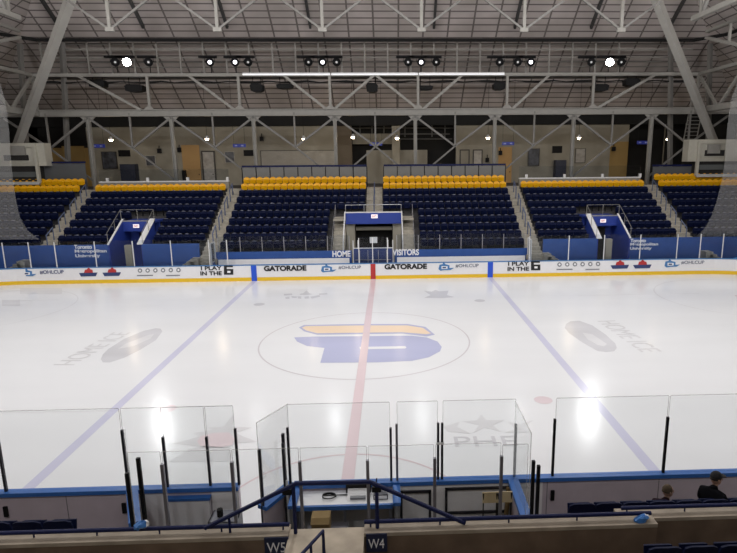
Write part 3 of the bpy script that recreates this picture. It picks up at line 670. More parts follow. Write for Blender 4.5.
for (x0, x1), nm in (((-26.4,-22.7),'left'),((22.7,27.0),'right')):
    t = thing('rear_barrier', ((x0+x1)/2,22.75,FLZ), 'grey panel barrier with navy rail behind the far %s yellow seats' % nm, 'barrier')
    zt = 7.1 if nm == 'right' else 7.7; b = MB(); b.box((x0,22.68,zt-.1),(x1,22.8,zt+.05)); b.build('top_rail', RAILB, t)
    b = MB(); b.box((x0+.04,22.72,FLZ+.1),(x1-.04,22.75,zt-.12)); b.build('panel', BARG, t)
# broadcast booths
CREAM = mat('booth_cream', (.48,.465,.40), .6, noise=.05)
for s, pts in ((-1, dict(x0=-60,x1=44,fr=36.5,top=143,mid=166,bot=183,w0=4,w1=27.5,wt=155,wb=160.5)), (1, dict(x0=689,x1=800,fr=697.5,top=139.5,mid=161.5,bot=175.5,w0=705,w1=725,wt=150,wb=156))):
    Y = 21.9; nm = 'left' if s < 0 else 'right'
    P0 = lambda px, py: at(px, py, y=Y)
    t = thing('broadcast_booth', (P0(pts['fr'],160).x,Y,6), 'cream broadcast booth with dark window at the far %s' % nm, 'booth')
    xo = P0(pts['x1'] if s < 0 else pts['x0'], 150).x; xi = P0(pts['x0'] if s < 0 else pts['x1'], 150).x; xf = P0(pts['fr'],160).x
    zt, zm, zb = P0(pts['fr'],pts['top']).z, P0(pts['fr'],pts['mid']).z, P0(pts['fr'],pts['bot']).z
    b = MB(); b.box((min(xi,xo),Y+.1,zm),(max(xi,xo),Y+1.0,zt)); cab_ = b.build('cabin', CREAM, t)
    a, c = P0(pts['w0'],pts['wb']), P0(pts['w1'],pts['wt']); b = MB(); b.box((a.x,Y+.02,a.z),(c.x,Y+.12,c.z)); b.build('window', DARK, cab_)
    b = MB(); b.box((min(xi,xf),Y+.3,zb+.1),(max(xi,xf),Y+2.2,zm)); b.build('lower_bay', DARK, t)
    b = MB(); b.box((min(xi,xf),Y+.12,zb+.45),(max(xi,xf),Y+.3,zb+.85)); b.build('shelf', mat('booth_grey',(.10,.11,.11),.6), t)
    b = MB(); b.box((min(xi,xf),Y-.15,zb-.12),(max(xi,xf),Y+2.3,zb+.1)); b.build('sill', WALLM if 0 else mat('sill_white', (.5,.5,.48), .6), t)
    b = MB(); b.box((xf-.1,Y-.12,zb),(xf+.1,Y+.12,zt-.1)); b.build('frame_post', CREAM, t)
    b = MB(); b.box((min(xi,xf),Y-.02,zt-.32),(max(xi,xf),Y+.1,zt-.1)); b.build('frame_beam', CREAM, t)
    for k in (1,2,3):
        b = MB(); b.box((min(xi,xf),Y+.04,zm+.12*k-.04),(max(xi,xf),Y+.1,zm+.12*k)); b.build('slat', CREAM, t)
# ochre panel beside the left booth, dark bay beside the right one
onwall('door_panel', 66,84,146,178, TANP, lab='ochre wall panel between the left booth and the first column', cat='panel', base=1)
# ================================================================ COLUMNS AND GIRDER
GY = 23.5; MOD = 6.45; COLX = [MOD*(i-3.5)+.1 for i in range(8)]
ZB, ZT = 11.45, 14.3
for i, x in enumerate(COLX):
    t = thing('steel_column', (x,GY,FLZ), 'grey steel column under the long girder, %s from the left' % ORD[i], 'column')
    b = MB(); b.box((x-.13,GY-.15,FLZ),(x-.10,GY+.15,ZB-.27)); b.box((x+.10,GY-.15,FLZ),(x+.13,GY+.15,ZB-.27)); b.box((x-.10,GY-.03,FLZ),(x+.10,GY+.03,ZB-.27)); b.build('shaft', STEEL, t)
    b = MB(); b.box((x-.3,GY-.3,FLZ),(x+.3,GY+.3,FLZ+.06)); b.build('base_plate', STEEL, t)
    b = MB(); b.prism([(x-.6,GY-.05,ZB-.27),(x+.6,GY-.05,ZB-.27),(x+.15,GY-.05,ZB-.7),(x-.15,GY-.05,ZB-.7)], (0,.1,0)); b.build('gusset', STEEL, t)
XE = 26.3
g = thing('long_girder', (0,GY,ZB), 'long grey steel lattice girder running above the concourse columns', 'girder')
b = MB(); b.box((-XE-4,GY-.2,ZB+.2),(XE+4,GY+.2,ZB+.26)); b.box((-XE-4,GY-.2,ZB-.26),(XE+4,GY+.2,ZB-.2)); b.box((-XE-4,GY-.05,ZB-.2),(XE+4,GY+.05,ZB+.2)); b.build('bottom_chord', STEEL, g)
b = MB(); b.box((-XE,GY-.13,ZT-.12),(XE,GY+.13,ZT+.12)); b.build('top_chord', STEEL, g)
TVX = [-17.6,-10.56,-3.43,3.56,10.71,17.7]
for x in TVX:
    b = MB(); b.bar((x,GY,ZB+.2),(x,GY,ZT), .2); b.build('vertical', STEEL, g)
def pxy(px): return at(px, 76, y=GY).x
for pa, pb in ((77,142),(188,235),(283,327),(375,418),(375,334),(463,423),(550,512),(656,596)):
    a = pxy(pa); c = at(pb, 109, y=GY).x; b = MB(); b.bar((a,GY-.08,ZT),(c,GY-.08,ZB+.2), .19); b.build('diagonal', STEEL, g)
for x in TVX:
    b = MB(); b.prism([(x-.45,GY-.22,ZB+.2),(x+.45,GY-.22,ZB+.2),(x+.15,GY-.22,ZB+.5),(x-.15,GY-.22,ZB+.5)], (0,.05,0)); b.build('gusset', STEEL, g)
# bracing between the columns
br = thing('column_bracing', (0,GY+.3,8.3), 'grey cross bracing of hangers and diagonals between the concourse columns', 'bracing')
for i in range(-1, 8):
    xa = COLX[0]-MOD if i < 0 else COLX[i]; xb = xa+MOD; xm = (xa+xb)/2; zm = 8.75
    b = MB(); b.bar((xm,GY,ZB),(xm,GY,zm), .13); b.build('hanger', STEEL_M, br)
    for xx in (xa, xb):
        b = MB(); b.bar((xx,GY,ZB-.35),(xm,GY,zm), .15); b.build('diagonal', STEEL_M, br)
    e = []
    if i <= 3: e.append(1)
    if i >= 3: e.append(-1)
    for s in e:
        b = MB(); b.bar((xm,GY,zm),(xm+s*MOD*.48,GY,zm-2.55), .13); b.build('diagonal', STEEL_M, br)
# side girders towards the camera
for s, nm in ((-1,'left'),(1,'right')):
    X = s*XE; t = thing('side_girder', (X,10,ZB), 'grey steel side girder running back along the %s end' % nm, 'girder')
    b = MB(); b.box((X-.13,-20,ZT-.12),(X+.13,GY,ZT+.12)); b.build('top_chord', STEEL, t)
    b = MB(); b.box((X-.2,-20,ZB-.22),(X+.2,GY,ZB+.22)); b.build('bottom_chord', STEEL, t)
    for k in range(7):
        y = GY-MOD*k
        b = MB(); b.bar((X,y,ZB),(X,y,ZT), .2); b.build('vertical', STEEL, t)
        b = MB(); b.bar((X,y,ZT),(X,y-MOD*.5,ZB), .18); b.build('diagonal', STEEL, t)
        b = MB(); b.bar((X,y-MOD,ZT),(X,y-MOD*.5,ZB), .18); b.build('diagonal', STEEL, t)
    for k in range(1, 4):
        y = GY-.3-MOD*k*1.5; t2 = thing('steel_column', (X,y,0), 'grey column holding the %s side girder, %s from the corner' % (nm, ORD[k]), 'column')
        b = MB(); b.box((X-.17,y-.17,5),(X+.17,y+.17,ZB-.22)); b.build('shaft', STEEL, t2)
    X2 = s*20.3 if s < 0 else 19.8
    t = thing('side_truss', (X2,12.5,16), 'grey upper roof truss running towards the camera at %s' % nm, 'truss')
    b = MB(); b.bar((X2,12.5,16),(X2,-14,16), .28); b.build('bottom_chord', STEEL, t)
    for k in range(5):
        y = 12.5-k*6; b = MB(); b.bar((X2,y-1,16),(X2,y-1,20.5), .24); b.build('vertical', STEEL, t)
        b = MB(); b.bar((X2,y-1,16),(X2,y-4,20.5), .18); b.build('diagonal', STEEL_M, t)
        b = MB(); b.bar((X2,y-1,16),(X2,min(y+2,12.5),20.5), .18); b.build('diagonal', STEEL_M, t)
    # outer side frame between the two levels
    X3 = s*24.2; t = thing('corner_truss', (X3,16,15), 'grey diagonal bracing truss between the catwalk corner and %s wall' % nm, 'truss')
    pts = [(X3,19,16.6),(X3,6,16.6),(X3,19,16.2),(X3,9,13.2)]
    b = MB(); b.bar(pts[0], pts[1], .2); b.build('chord', STEEL, t); b = MB(); b.bar(pts[2], pts[3], .2); b.build('diagonal', STEEL, t)
    b = MB(); b.bar((X3,16,16.6),(X3,16,15.2), .16); b.build('vertical', STEEL, t)
    for k, (x, y) in enumerate(((s*29,25.5),(s*31.5,22),(s*25.2,24.6))):
        t2 = thing('corner_post', (x,y,5), 'slim grey roof post in the %s corner, %s from the long girder' % (nm, ['second','furthest','nearest'][k]), 'post')
        b = MB(); b.bar((x,y,FLZ if k != 1 else 5.5),(x-s*(1.2 if k != 1 else .2),y-.5,(16.9,14.6,17.6)[k]), .3); b.build('shaft', STEEL_M, t2)
# big corner ribs
for s, lo, hi, nm in ((-1,(20,138),(70,0),'left'),(1,(712,137),(656.5,0),'right')):
    a = at(*lo, y=22.3); c = at(*hi, y=16.0); d = c-a
    t = thing('corner_rib', a, 'thick pale grey roof rib leaning in from the %s corner' % nm, 'rib')
    b = MB(); b.bar(a-d*.1, c+d*.5, .5, .45); b.build('beam', RIBM, t)
    b = MB(); b.box((a.x-.5,a.y-.5,a.z-1.3),(a.x+.5,a.y+.5,a.z-.6)); b.build('shoe', STEEL, t)
# upper cross truss over the ice edge
UX = [(i-3)*6.45+3.1 for i in range(0, 6)]; UX = [at(p, 30, y=12.5).x for p in (110,217.5,322.5,421.5,524,621)]
t = thing('upper_truss', (0,12.5,16), 'grey upper roof truss with V-shaped braces over the far edge of the ice', 'truss')
UZ, UT = at(372,30,y=12.5).z, 19.0
for x in UX:
    b = MB(); b.bar((x,12.5,UZ),(x,12.5,UT), .18); b.build('vertical', STEEL, t)
    for s in (-1, 1):
        b = MB(); b.bar((x,12.5,UZ),(x+s*MOD/2,12.5,UZ+2.3), .12); b.build('diagonal', STEEL_M, t)
        b = MB(); b.bar((x+s*MOD/2,12.5,UZ+2.3),(x+s*MOD/2,12.5,UT), .14); b.build('diagonal', STEEL_M, t)
    b = MB(); b.box((x-.25,12.4,UZ-.1),(x+.25,12.6,UZ+.12)); b.build('gusset', STEEL, t)
b = MB(); b.box((-24,12.35,UT),(24,12.65,UT+.3)); b.build('top_chord', STEEL, t)
# ================================================================ CATWALK
cw = thing('catwalk', (0,24.9,14.3), 'long lighting catwalk with pipe rails and thin posts below the roof', 'catwalk')
b = MB(); b.box((-XE-1,24.3,14.2),(XE+1,25.4,14.28)); b.build('deck', STEEL_D, cw)
b = MB(); b.tube([(-XE+i*1.05,24.25,13.86+.05*math.sin(i*2.3)) for i in range(51)], [.07+.03*math.sin(i*1.7) for i in range(51)], 8); b.build('cable_duct', DUCT, cw)
def zpy(py, y=24.5): return at(372, py, y=y).z
for py_, r_, m_, y_ in ((49.5,.07,STEEL,24.85),(44.5,.03,STEEL_M,24.85),(67,.035,STEEL_M,24.85),(57.5,.05,STEEL,24.85),(62,.045,STEEL_M,25.3)):
    z = zpy(py_, y_); b = MB(); b.tube([(-XE,y_,z),(XE,y_,z)], r_, 6); b.build('rail', m_, cw)
n = 27
for i in range(n):
    x = at(15+i*23.3, 60, y=24.3).x+.0
    if abs(x) < XE+.5: b = MB(); b.bar((x,24.85,14.28),(x,24.85,zpy(38, 24.85)), .11); b.build('post', STEEL, cw)
x0, x1 = at(242,75,y=23.2).x, at(505,74,y=23.2).x
for i in range(3):
    xa = x0+(x1-x0)*i/3+.05; xb = x0+(x1-x0)*(i+1)/3-.05
    tt = thing('lit_pipe', ((xa+xb)/2,23.2,ZT), 'thin white lit pipe along the catwalk edge, %s section' % ['left','middle','right'][i], 'lamp')  # pipe on the catwalk edge, its brightness put in as glow
    b = MB(); b.tube([(xa,23.2,ZT-.02),(xb,23.2,ZT-.02)], .06, 8); b.build('tube', lamp_mat('pipe_glow', (.95,.97,1), .55), tt)
    b = MB(); b.box((xa,23.16,ZT+.05),(xb,23.3,ZT+.12)); b.build('housing', PALE, tt)
# dark duct along the roof edge, bending round the ends
zz = zpy(40, 23.2)
b = MB(); b.tube([(-26.9,-8,zz),(-26.9,21,zz),(-25.5,23.2,zz),(25.5,23.2,zz),(26.9,21,zz),(26.9,-8,zz)], .13, 8)
tag(b.build('roof_duct', DUCT), 'dark duct running the full length of the roof above the catwalk', 'duct')
# ---- floodlights
def floodlight(px, lit, i, nm):
    q = at(px, 62.5, y=LAMP_Y); x, z = q.x, q.z
    t = thing('floodlight', (x,LAMP_Y-.2,z), nm, 'floodlight', None)
    dr = Vector((-x*.35,-20,-9)).normalized()
    c = Vector((x,LAMP_Y-.3,z))
    b = MB(); b.tube([c-dr*.42, c-dr*.3, c-dr*.05, c+dr*.06], [.1,.2,.3,.34], 12); hs_ = b.build('housing', BLACK, t)
    m = lamp_mat('flood_'+lit, {'bright':(1,.98,.93),'lit':(.96,.93,1),'dim':(.75,.75,.85)}[lit], {'bright':60,'lit':5,'dim':.05}[lit])
    r = {'bright':.30,'lit':.145,'dim':.09}[lit]
    b = MB(); b.tube([c+dr*.07, c+dr*.09], [r,r], 14); b.build('lens', m, hs_)
    b = MB(); b.tube([c+Vector((-.38,0,0)), c+Vector((-.38,0,.35)), c+Vector((.38,0,.35)), c+Vector((.38,0,0))], .03, 6); b.build('bracket', BLACK, t)
    b = MB(); b.tube([c+Vector((0,.25,.35)), c+Vector((0,.25,-1.1))], .035, 6); b.build('stem', BLACK, t)
    b = MB(); b.box((x-.95,LAMP_Y-.1,z+.34),(x+.45,LAMP_Y+.2,z+.52)); b.build('ballast', BLACK, t)
FL = [(117,'dim'),(128.5,'bright'),(150,'dim'),(211,'lit'),(236,'lit'),(249,'dim'),(309,'dim'),(323,'lit'),(337,'dim'),(408,'dim'),(421,'lit'),(436,'dim'),
      (499,'dim'),(517,'dim'),(530,'lit'),(590,'dim'),(608.5,'bright'),(620,'dim')]
desc = {'bright':'glaring white','lit':'lit violet-white','dim':'dim dark'}
for i, (px_, lit) in enumerate(FL): floodlight(px_, lit, i, '%s floodlight on the catwalk, %s from the left' % (desc[lit], ORD[i]))
# ---- hung loudspeakers under the girder
for i, (px_, py_, w_, h_) in enumerate(((98,84,1.25,.75),(135,88.5,1.4,.7),(257,88,1.0,.8),(285,86.5,1.3,.45),(372,88,.95,.85),(425,88,1.3,.4),(499,86.5,1.0,.7),(600,88,1.3,.7),(631.5,82.5,1.2,.75))):
    q = at(px_, py_, y=24.0); x, z = q.x, q.z; t = thing('loudspeaker', (x,24,z), 'black hanging loudspeaker below the catwalk, %s from the left' % ORD[i], 'speaker')
    b = MB(); h_ *= .8; b.prism([(x-w_/2,23.7,z+h_*.3),(x-w_*.35,23.7,z+h_/2),(x+w_*.35,23.7,z+h_/2),(x+w_/2,23.7,z+h_*.3),(x+w_*.45,23.7,z-h_*.35),(x+w_*.2,23.7,z-h_/2),(x-w_*.2,23.7,z-h_/2),(x-w_*.45,23.7,z-h_*.35)], (0,.8,0)); b.build('cabinet', BLACK, t)
    for s in (-1, 1): b = MB(); b.tube([(x+s*w_*.3,24,z+h_/2),(x+s*w_*.3,24,14.2)], .03, 5); b.build('hanger', BLACK, t)
    b = MB(); b.box((x-w_*.3,23.66,z-h_*.3),(x+w_*.3,23.7,z+h_*.3)); b.build('grille', DUCT, t)
# ladder at the right corner
a, c = at(691,135,y=24.2), at(701,85,y=24.2); a = a-(c-a)*.12; t = thing('access_ladder', a, 'grey steel ladder leaning up to the catwalk at right', 'ladder')
sx = Vector((.55,0,0))
for s in (-1, 1): b = MB(); b.bar(a+sx*s, c+sx*s, .07); b.build('rail', STEEL, t)
for k in range(15):
    q = a.lerp(c, (k+.5)/15); b = MB(); b.bar(q-sx, q+sx, .05); b.build('rung', STEEL, t)
# ================================================================ ROOF AND WALLS
RX, RYY = 35.5, 33.0
lv = [(RX,RYY,12.0),(RX-17,RYY-17,24.4),(RX-33,0,29.3)]
for sy in (1,-1):
    for (x0,y0,z0),(x1,y1,z1) in ((lv[0],lv[1]),(lv[1],lv[2])):
        b = MB(); b.prism([(-x0,sy*y0,z0),(x0,sy*y0,z0),(x1,sy*y1,z1),(-x1,sy*y1,z1)], (0,0,.2)); struct(b, 'ceiling', ROOF_X)['label'] = 'pinkish grey boarded roof slope'
for sx_ in (1,-1):
    for (x0,y0,z0),(x1,y1,z1) in ((lv[0],lv[1]),(lv[1],lv[2])):
        b = MB(); p = [(sx_*x0,-y0,z0),(sx_*x0,y0,z0),(sx_*x1,y1,z1)]+([(sx_*x1,-y1,z1)] if y1 else []); b.prism(p, (0,0,.2)); struct(b, 'ceiling', ROOF_Y)['label'] = 'pinkish grey boarded roof slope'
for nm, a, c in (('wall_left',(-36.2,-33.5,0),(-35.6,36,12.2)),('wall_right',(35.6,-33.5,0),(36.2,36,12.2)),('wall_near',(-36,-33.6,0),(36,-33.1,12.2))):
    b = MB(); b.box(a, c); struct(b, nm, WALLM)
for i, x in enumerate([-24.3,-17.9,-11.4,-4.9,4.9,11.4,17.6,24.0]):
    t = thing('roof_rafter', (x,24.5,17.9), 'dark roof rafter running up the boarded roof, %s from the left' % ORD[i], 'rafter')
    b = MB(); b.bar((x,24.5,12+.729*8.5-.2),(x,16.2,12+.729*16.8-.2), .18, .3); b.build('beam', STEEL_D, t)
    b = MB(); b.bar((x,16.2,12+.729*16.8-.2),(x,2,28.2), .18, .3); b.build('beam', STEEL_D, t)
# ================================================================ SAFETY NETS
def net(rows, outer, lab):
    b = MB(); vs = []; fs = []; n = 12
    for px_, py_ in rows:
        q = at(px_, py_, y=13.1)
        for j in range(n+1):
            u = j/n; x = q.x+(outer-q.x)*u; vs.append((x, 13.1+.12*math.sin(u*9)-(max(0,abs(x)-25)**2)*.03, q.z))
    for i in range(len(rows)-1):
        for j in range(n): a = i*(n+1)+j; fs.append((a,a+1,a+n+2,a+n+1))
    b.add(vs, fs); tag(b.build('safety_net', NET, smooth=True), lab, 'net')
net([(-6,60),(5,100),(9,130),(11,160),(13,180),(16,200),(20,218),(28,231),(40,239.5)], -30.5, 'pale safety net hanging with a curved edge at far left')
net([(745,60),(731,100),(727,130),(725,160),(722,180),(717,200),(711,217),(704,229),(697,236.5)], 30.5, 'pale safety net hanging with a curved edge at far right')
# ================================================================ NEAR BOARDS
NY = -HY
nb = thing('rink_boards', (0,NY,0), 'near rink boards seen from behind, grey with blue cap rail', 'boards')
def nx(px, py=485): return at(px, py, z=1.1).x
def near_seg(x0, x1, z=1.07):
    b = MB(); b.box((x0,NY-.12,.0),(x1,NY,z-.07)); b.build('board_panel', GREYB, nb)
    b = MB(); b.box((x0,NY-.16,z-.07),(x1,NY+.02,z+.02)); b.build('cap_rail', CAPB, nb)
XA, XB = -2.13, -.98
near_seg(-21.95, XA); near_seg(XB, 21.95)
for s_ in (-1, 1):
    pts_ = [(s_*HX,0,s_,0)]+[(s_*(HX-RC+RC*math.cos(math.radians(a_))), -(HY-RC)-RC*math.sin(math.radians(a_)), s_*math.cos(math.radians(a_)), -math.sin(math.radians(a_))) for a_ in range(0, 91, 9)]
    for nm_, z0_, z1_, m_ in (('board_panel',.24,1.0,WHITE),('kick_plate',0,.24,YEL),('cap_rail',1.0,1.09,CAPB)):
        b = MB(); wall_strip(b, pts_, z0_, z1_, 0, .12); b.build(nm_, m_, nb)
for x in (-7.9,-5.7,-3.9,4.45,6.9,9.0):
    b = MB(); b.box((x-.008,NY-.125,.05),(x+.008,NY-.118,.98)); b.build('panel_joint', mat('joint', (.18,.17,.18), .6), nb)
for x in (at(5.5,510,y=NY-.14).x, at(124,507,y=NY-.14).x, at(552.5,495,y=NY-.14).x):
    b = MB(); b.box((x-.04,NY-.16,.55),(x+.04,NY-.12,.78)); b.build('latch', BLACK, nb)
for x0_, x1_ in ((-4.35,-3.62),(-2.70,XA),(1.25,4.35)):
    b = MB(); b.box((x0_,NY-.128,.02),(x1_,NY-.119,.98)); b.build('lit_board_overlay', mat('lit_overlay_white', (.78,.76,.77), .5, noise=.04), nb)  # white overlay brightens the boards for the lit box interior
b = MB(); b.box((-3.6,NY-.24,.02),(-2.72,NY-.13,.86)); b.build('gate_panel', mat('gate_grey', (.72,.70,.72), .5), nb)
b = MB(); b.box((-3.62,NY-.26,.86),(-2.70,NY-.13,.92)); b.build('gate_cap', CAPB, nb)
# gate frames right of centre, on the back of the boards
for x0, x1, z0, z1 in ((at(400,487,y=NY-.13).x, at(431,487,y=NY-.13).x, .12, .88), (at(445,487,y=NY-.13).x, at(509,483,y=NY-.13).x, .30, .92)):
    b = MB(); e = .05
    b.box((x0,NY-.17,z1-e),(x1,NY-.12,z1)); b.box((x0,NY-.17,z0),(x1,NY-.12,z0+e)); b.box((x0,NY-.17,z0),(x0+e,NY-.12,z1)); b.box((x1-e,NY-.17,z0),(x1,NY-.12,z1)); b.build('gate_frame', POSTM, nb)
def post(name, lo, hi, par, m=POSTM, y=NY-.06, w=.05, zlo=1.09, hx=0):
    q = at(*hi, y=y); p = at(*lo, y=y); x = (q.x+p.x)/2
    b = MB(); b.box((x-w/2,y-w/2,zlo),(x+w/2,y+w/2,q.z)); o = b.build(name, m, par); return x
GTOP = 2.87
def pane(x0, x1, z0, z1, y, par, edge=.014):
    b = MB(); b.box((x0+.02,y-.006,z0),(x1-.02,y+.006,z1)); b.build('glass_pane', GLASS, par)
    e = MB(); e.box((x0+.02,y-.007,z1),(x1-.02,y+.007,z1+edge)); e.box((x0+.01,y-.007,z0),(x0+.02,y+.007,z1)); e.box((x1-.02,y-.007,z0),(x1-.01,y+.007,z1)); e.build('glass_edge', EDGE, par)
X = []
for lo, hi in (((5,490),(-1,440)),((133,488),(117.5,430)),((167,487),(163.7,436.8)),((210.4,487),(206.8,436.8)),((239.5,486),(235,428.5))): X.append(post('stanchion', lo, hi, nb))
for i, (x0, x1) in enumerate(zip([-10.3]+X[:-1], X)):
    if i == 2: continue
    pane(x0, x1, 1.09, GTOP, NY-.06, nb)
pane(X[1], X[4], 1.09, GTOP, NY-.06, nb)
X = []
for lo, hi, m in (((292,483),(286,427.7),POSTM),((389.6,483),(392.4,427.7),POSTM),((397,483),(396.8,424),POSTG),((438.2,480),(437.9,423),POSTM),((442.2,480),(441.9,423),POSTM),((514.3,480),(515.7,424),POSTM),((552.5,476),(554.7,419),BLACK),((663.5,473),(667.3,417),BLACK)): X.append(post('stanchion', lo, hi, nb, m))
for x0, x1 in ((X[0],X[1]),(X[2],X[3]),(X[4],X[5]),(X[6],X[7]),(X[7],10.9),(10.9,13.1),(13.1,15.3),(15.3,17.5)): pane(x0, x1, 1.09, GTOP, NY-.06, nb)
for x in (10.9,13.1,15.3,17.5): b = MB(); b.box((x-.025,NY-.085,1.09),(x+.025,NY-.035,2.3)); b.build('stanchion', BLACK, nb)
for z_ in (1.9,):
    for x in X[3:5]: b = MB(); b.box((x-.04,NY-.09,z_),(x+.04,NY-.03,z_+.05)); b.build('clip', PALE, nb)
# ---- open gate leaf at left, hinged on the boards
def leaf(nm, p, q, lab, cat, zt=1.07, mats=(GREYB, CAPB)):
    t = thing(nm, (p[0],p[1],0), lab, cat); P_, Q_ = Vector((*p,0)), Vector((*q,0))
    b = MB(); b.bar(P_+Vector((0,0,.52)), Q_+Vector((0,0,.52)), .08, 1.0); b.build('panel', mats[0], t)
    b = MB(); b.bar(P_+Vector((0,0,zt-.02)), Q_+Vector((0,0,zt-.02)), .22, .08); b.build('cap_rail', mats[1], t)
    return t, P_, Q_
def gpane(t, a, c, z0, z1a, z1c):
    n = Vector((-(c-a).y,(c-a).x,0)).normalized()*.006
    b = MB(); b.prism([a+n+Vector((0,0,z0)), c+n+Vector((0,0,z0)), c+n+Vector((0,0,z1c)), a+n+Vector((0,0,z1a))], -2*n); b.build('glass_pane', GLASS, t)
    b = MB(); b.bar(a+Vector((0,0,z1a)), c+Vector((0,0,z1c)), .016); b.bar(c+Vector((0,0,z0)), c+Vector((0,0,z1c)), .014); b.build('glass_edge', EDGE, t)
q = at(262, 507, z=1.07); t, a, c = leaf('box_gate', (-1.02,NY-.02), (q.x,q.y), 'blue-capped gate leaf standing open at the gap in the near boards', 'gate')
gpane(t, a, c, 1.09, 2.87, 2.87)
for u, zz_ in ((.22,2.3),(.97,2.3)):
    p = a.lerp(c, u); b = MB(); b.box((p.x-.03,p.y-.03,.2 if u > .5 else 1.09),(p.x+.03,p.y+.03,zz_)); b.build('stanchion', POSTM, t)
q = at(527, 521, z=1.07); p0 = at(514, 481.5, z=1.09); t, a, c = leaf('box_divider', (p0.x,NY-.14), (q.x+.02,q.y), 'blue-capped divider wall running back from the near boards at right', 'divider')
gpane(t, a, c, 1.09, 2.87, 2.87)
p = c; b = MB(); b.box((p.x+.03,p.y-.03,.0),(p.x+.09,p.y+.03,2.32)); b.build('stanchion', BLACK, t)
b = MB(); b.box((p.x+.13,p.y-.03,.0),(p.x+.19,p.y+.03,2.22)); b.build('stanchion', BLACK, t)
q = at(131, 525, y=-14.35); p0 = at(134, 487, z=1.09); t, a, c = leaf('box_divider', (p0.x,NY-.14), (q.x,-14.2), 'divider wall with black poles running back from the near boards at left', 'divider')
gpane(t, a, c, 1.09, 2.45, 2.45)
for px0, px1, yy in (((127,473),(134,531),-14.2),((138,458),(145,519),-13.75)):
    pq = at(*px0, y=yy); b = MB(); b.box((pq.x-.035,yy-.03,0),(pq.x+.035,yy+.03,pq.z)); b.build('stanchion', BLACK, t)
# inner posts of the timekeeper's box
tb = thing('glazing_pole', (-.8,-13.4,0), 'dark glazing post with white strip beside the open gate', 'post')
pq = at(282.9,443,y=-13.3); b = MB(); b.box((pq.x-.03,-13.33,0),(pq.x+.03,-13.27,pq.z)); b.build('stanchion', POSTM, tb)
b = MB(); b.box((pq.x+.02,-13.35,.1),(pq.x+.06,-13.3,1.35)); b.build('strip', PALE, tb)
# ---- glass screen behind the boxes
bg = thing('box_glass', (0,-14.6,0), 'row of clear panes on grey posts behind the off-ice boxes', 'glass screen')
BX = []
for hi in ((162,464),(231.7,462),(299.7,461.4),(367.5,460),(434.7,458),(501.6,456)):
    q = at(*hi, y=-14.6); BX.append(q.x); b = MB(); b.box((q.x-.028,-14.63,0),(q.x+.028,-14.57,q.z)); b.build('post', POSTG, bg)
for x0, x1 in zip(BX, BX[1:]): pane(x0, x1, .9, 2.74, -14.6, bg, .01)
q = at(126,451,y=-14.6); pane(q.x, BX[0], .9, 2.74, -14.6, bg, .01); pane(BX[-1], BX[-1]+.5, .9, 2.70, -14.6, bg, .01)
# ---- timekeeper's table and its clutter
t = thing('timekeeper_table', (.3,-13.4,0), 'white timekeeper table with light blue front edge behind the near boards', 'table')
x0, x1 = -.85, 1.12
b = MB(); b.box((x0,-13.62,.90),(x1,-13.1,.94)); b.build('tabletop', WHT, t)
b = MB(); b.box((x0,-13.68,.86),(x1,-13.62,.95)); b.build('front_edge', CAPB, t)
for x in (x0+.05, x1-.05, (x0+x1)/2):
    b = MB(); b.box((x-.03,-13.6,0),(x+.03,-13.54,.9)); b.build('leg', POSTG, t)
b = MB(); b.box((x0,-13.3,.05),(x1,-13.26,.86)); b.build('back_panel', mat('panel_dark', (.35,.34,.35), .6), t)
for s, xx in ((-1,x0-.05),(1,x1+.08)):
    b = MB(); b.box((xx-.05,-13.75,0),(xx+.05,NY-.12,.98)); b.build('side_panel', mat('side_grey', (.2,.2,.21), .5), t)
    b = MB(); b.box((xx-.08,-13.78,.98),(xx+.08,NY-.12,1.05)); b.build('side_cap', CAPB, t)
t = thing('scoreboard_console', (.5,-13.35,.94), 'black and white control console on the timekeeper table', 'console')
b = MB(); b.prism([(.18,-13.5,.945),(.62,-13.5,.945),(.62,-13.2,1.06),(.18,-13.2,1.06),], (0,0,-.02)); b.build('keypad', WHT, t)
b = MB(); b.box((.14,-13.22,.945),(.66,-13.17,1.13)); b.build('screen', BLACK, t)
b = MB(); b.box((.24,-13.48,.95),(.56,-13.40,1.0)); b.build('keys', GREYT, t)
t = thing('radio_unit', (.85,-13.4,.94), 'grey radio unit with aerial beside the control console', 'radio')
b = MB(); b.box((.72,-13.48,.94),(1.02,-13.2,1.05)); b.build('case', POSTM, t)
b = MB(); b.tube([(.75,-13.22,1.05),(.79,-13.2,1.26)], .012, 6); b.build('aerial', BLACK, t)
b = MB(); b.box((.74,-13.5,.97),(1.0,-13.48,1.03)); b.build('face', WHT, t)
b = MB(); b.tube([(-.2+.14*math.cos(k*.5),-13.35+.1*math.sin(k*.5),.955+.002*k) for k in range(20)]+[(.1,-13.3,.96),(.2,-13.3,.96)], .012, 6); tag(b.build('cable', BLACK), 'coiled dark cable lying on the white timekeeper table', 'cable')
t = thing('cardboard_box', (-.05,-13.85,0), 'brown cardboard box under the timekeeper table edge', 'box')
q = at(322,513,y=-13.9); b = MB(); b.box((q.x-.19,-14.1,q.z-.30),(q.x+.17,-13.85,q.z+.02)); b.build('carton', CARD, t); b = MB(); b.prism([(q.x-.19,-14.1,q.z+.02),(q.x+.17,-14.1,q.z+.02),(q.x+.17,-14.2,q.z-.06),(q.x-.19,-14.2,q.z-.06)], (0,0,.01)); b.build('flap', CARD, t)
b = MB(); b.box((q.x-.3,-14.15,q.z-.36),(q.x+.5,-13.75,q.z-.32)); b.build('shelf', POSTG, t)
for sx_ in (-.26,.46):
    b = MB(); b.box((q.x+sx_-.02,-14.1,-.055),(q.x+sx_+.02,-14.06,q.z-.36)); b.build('shelf_leg', POSTG, t)
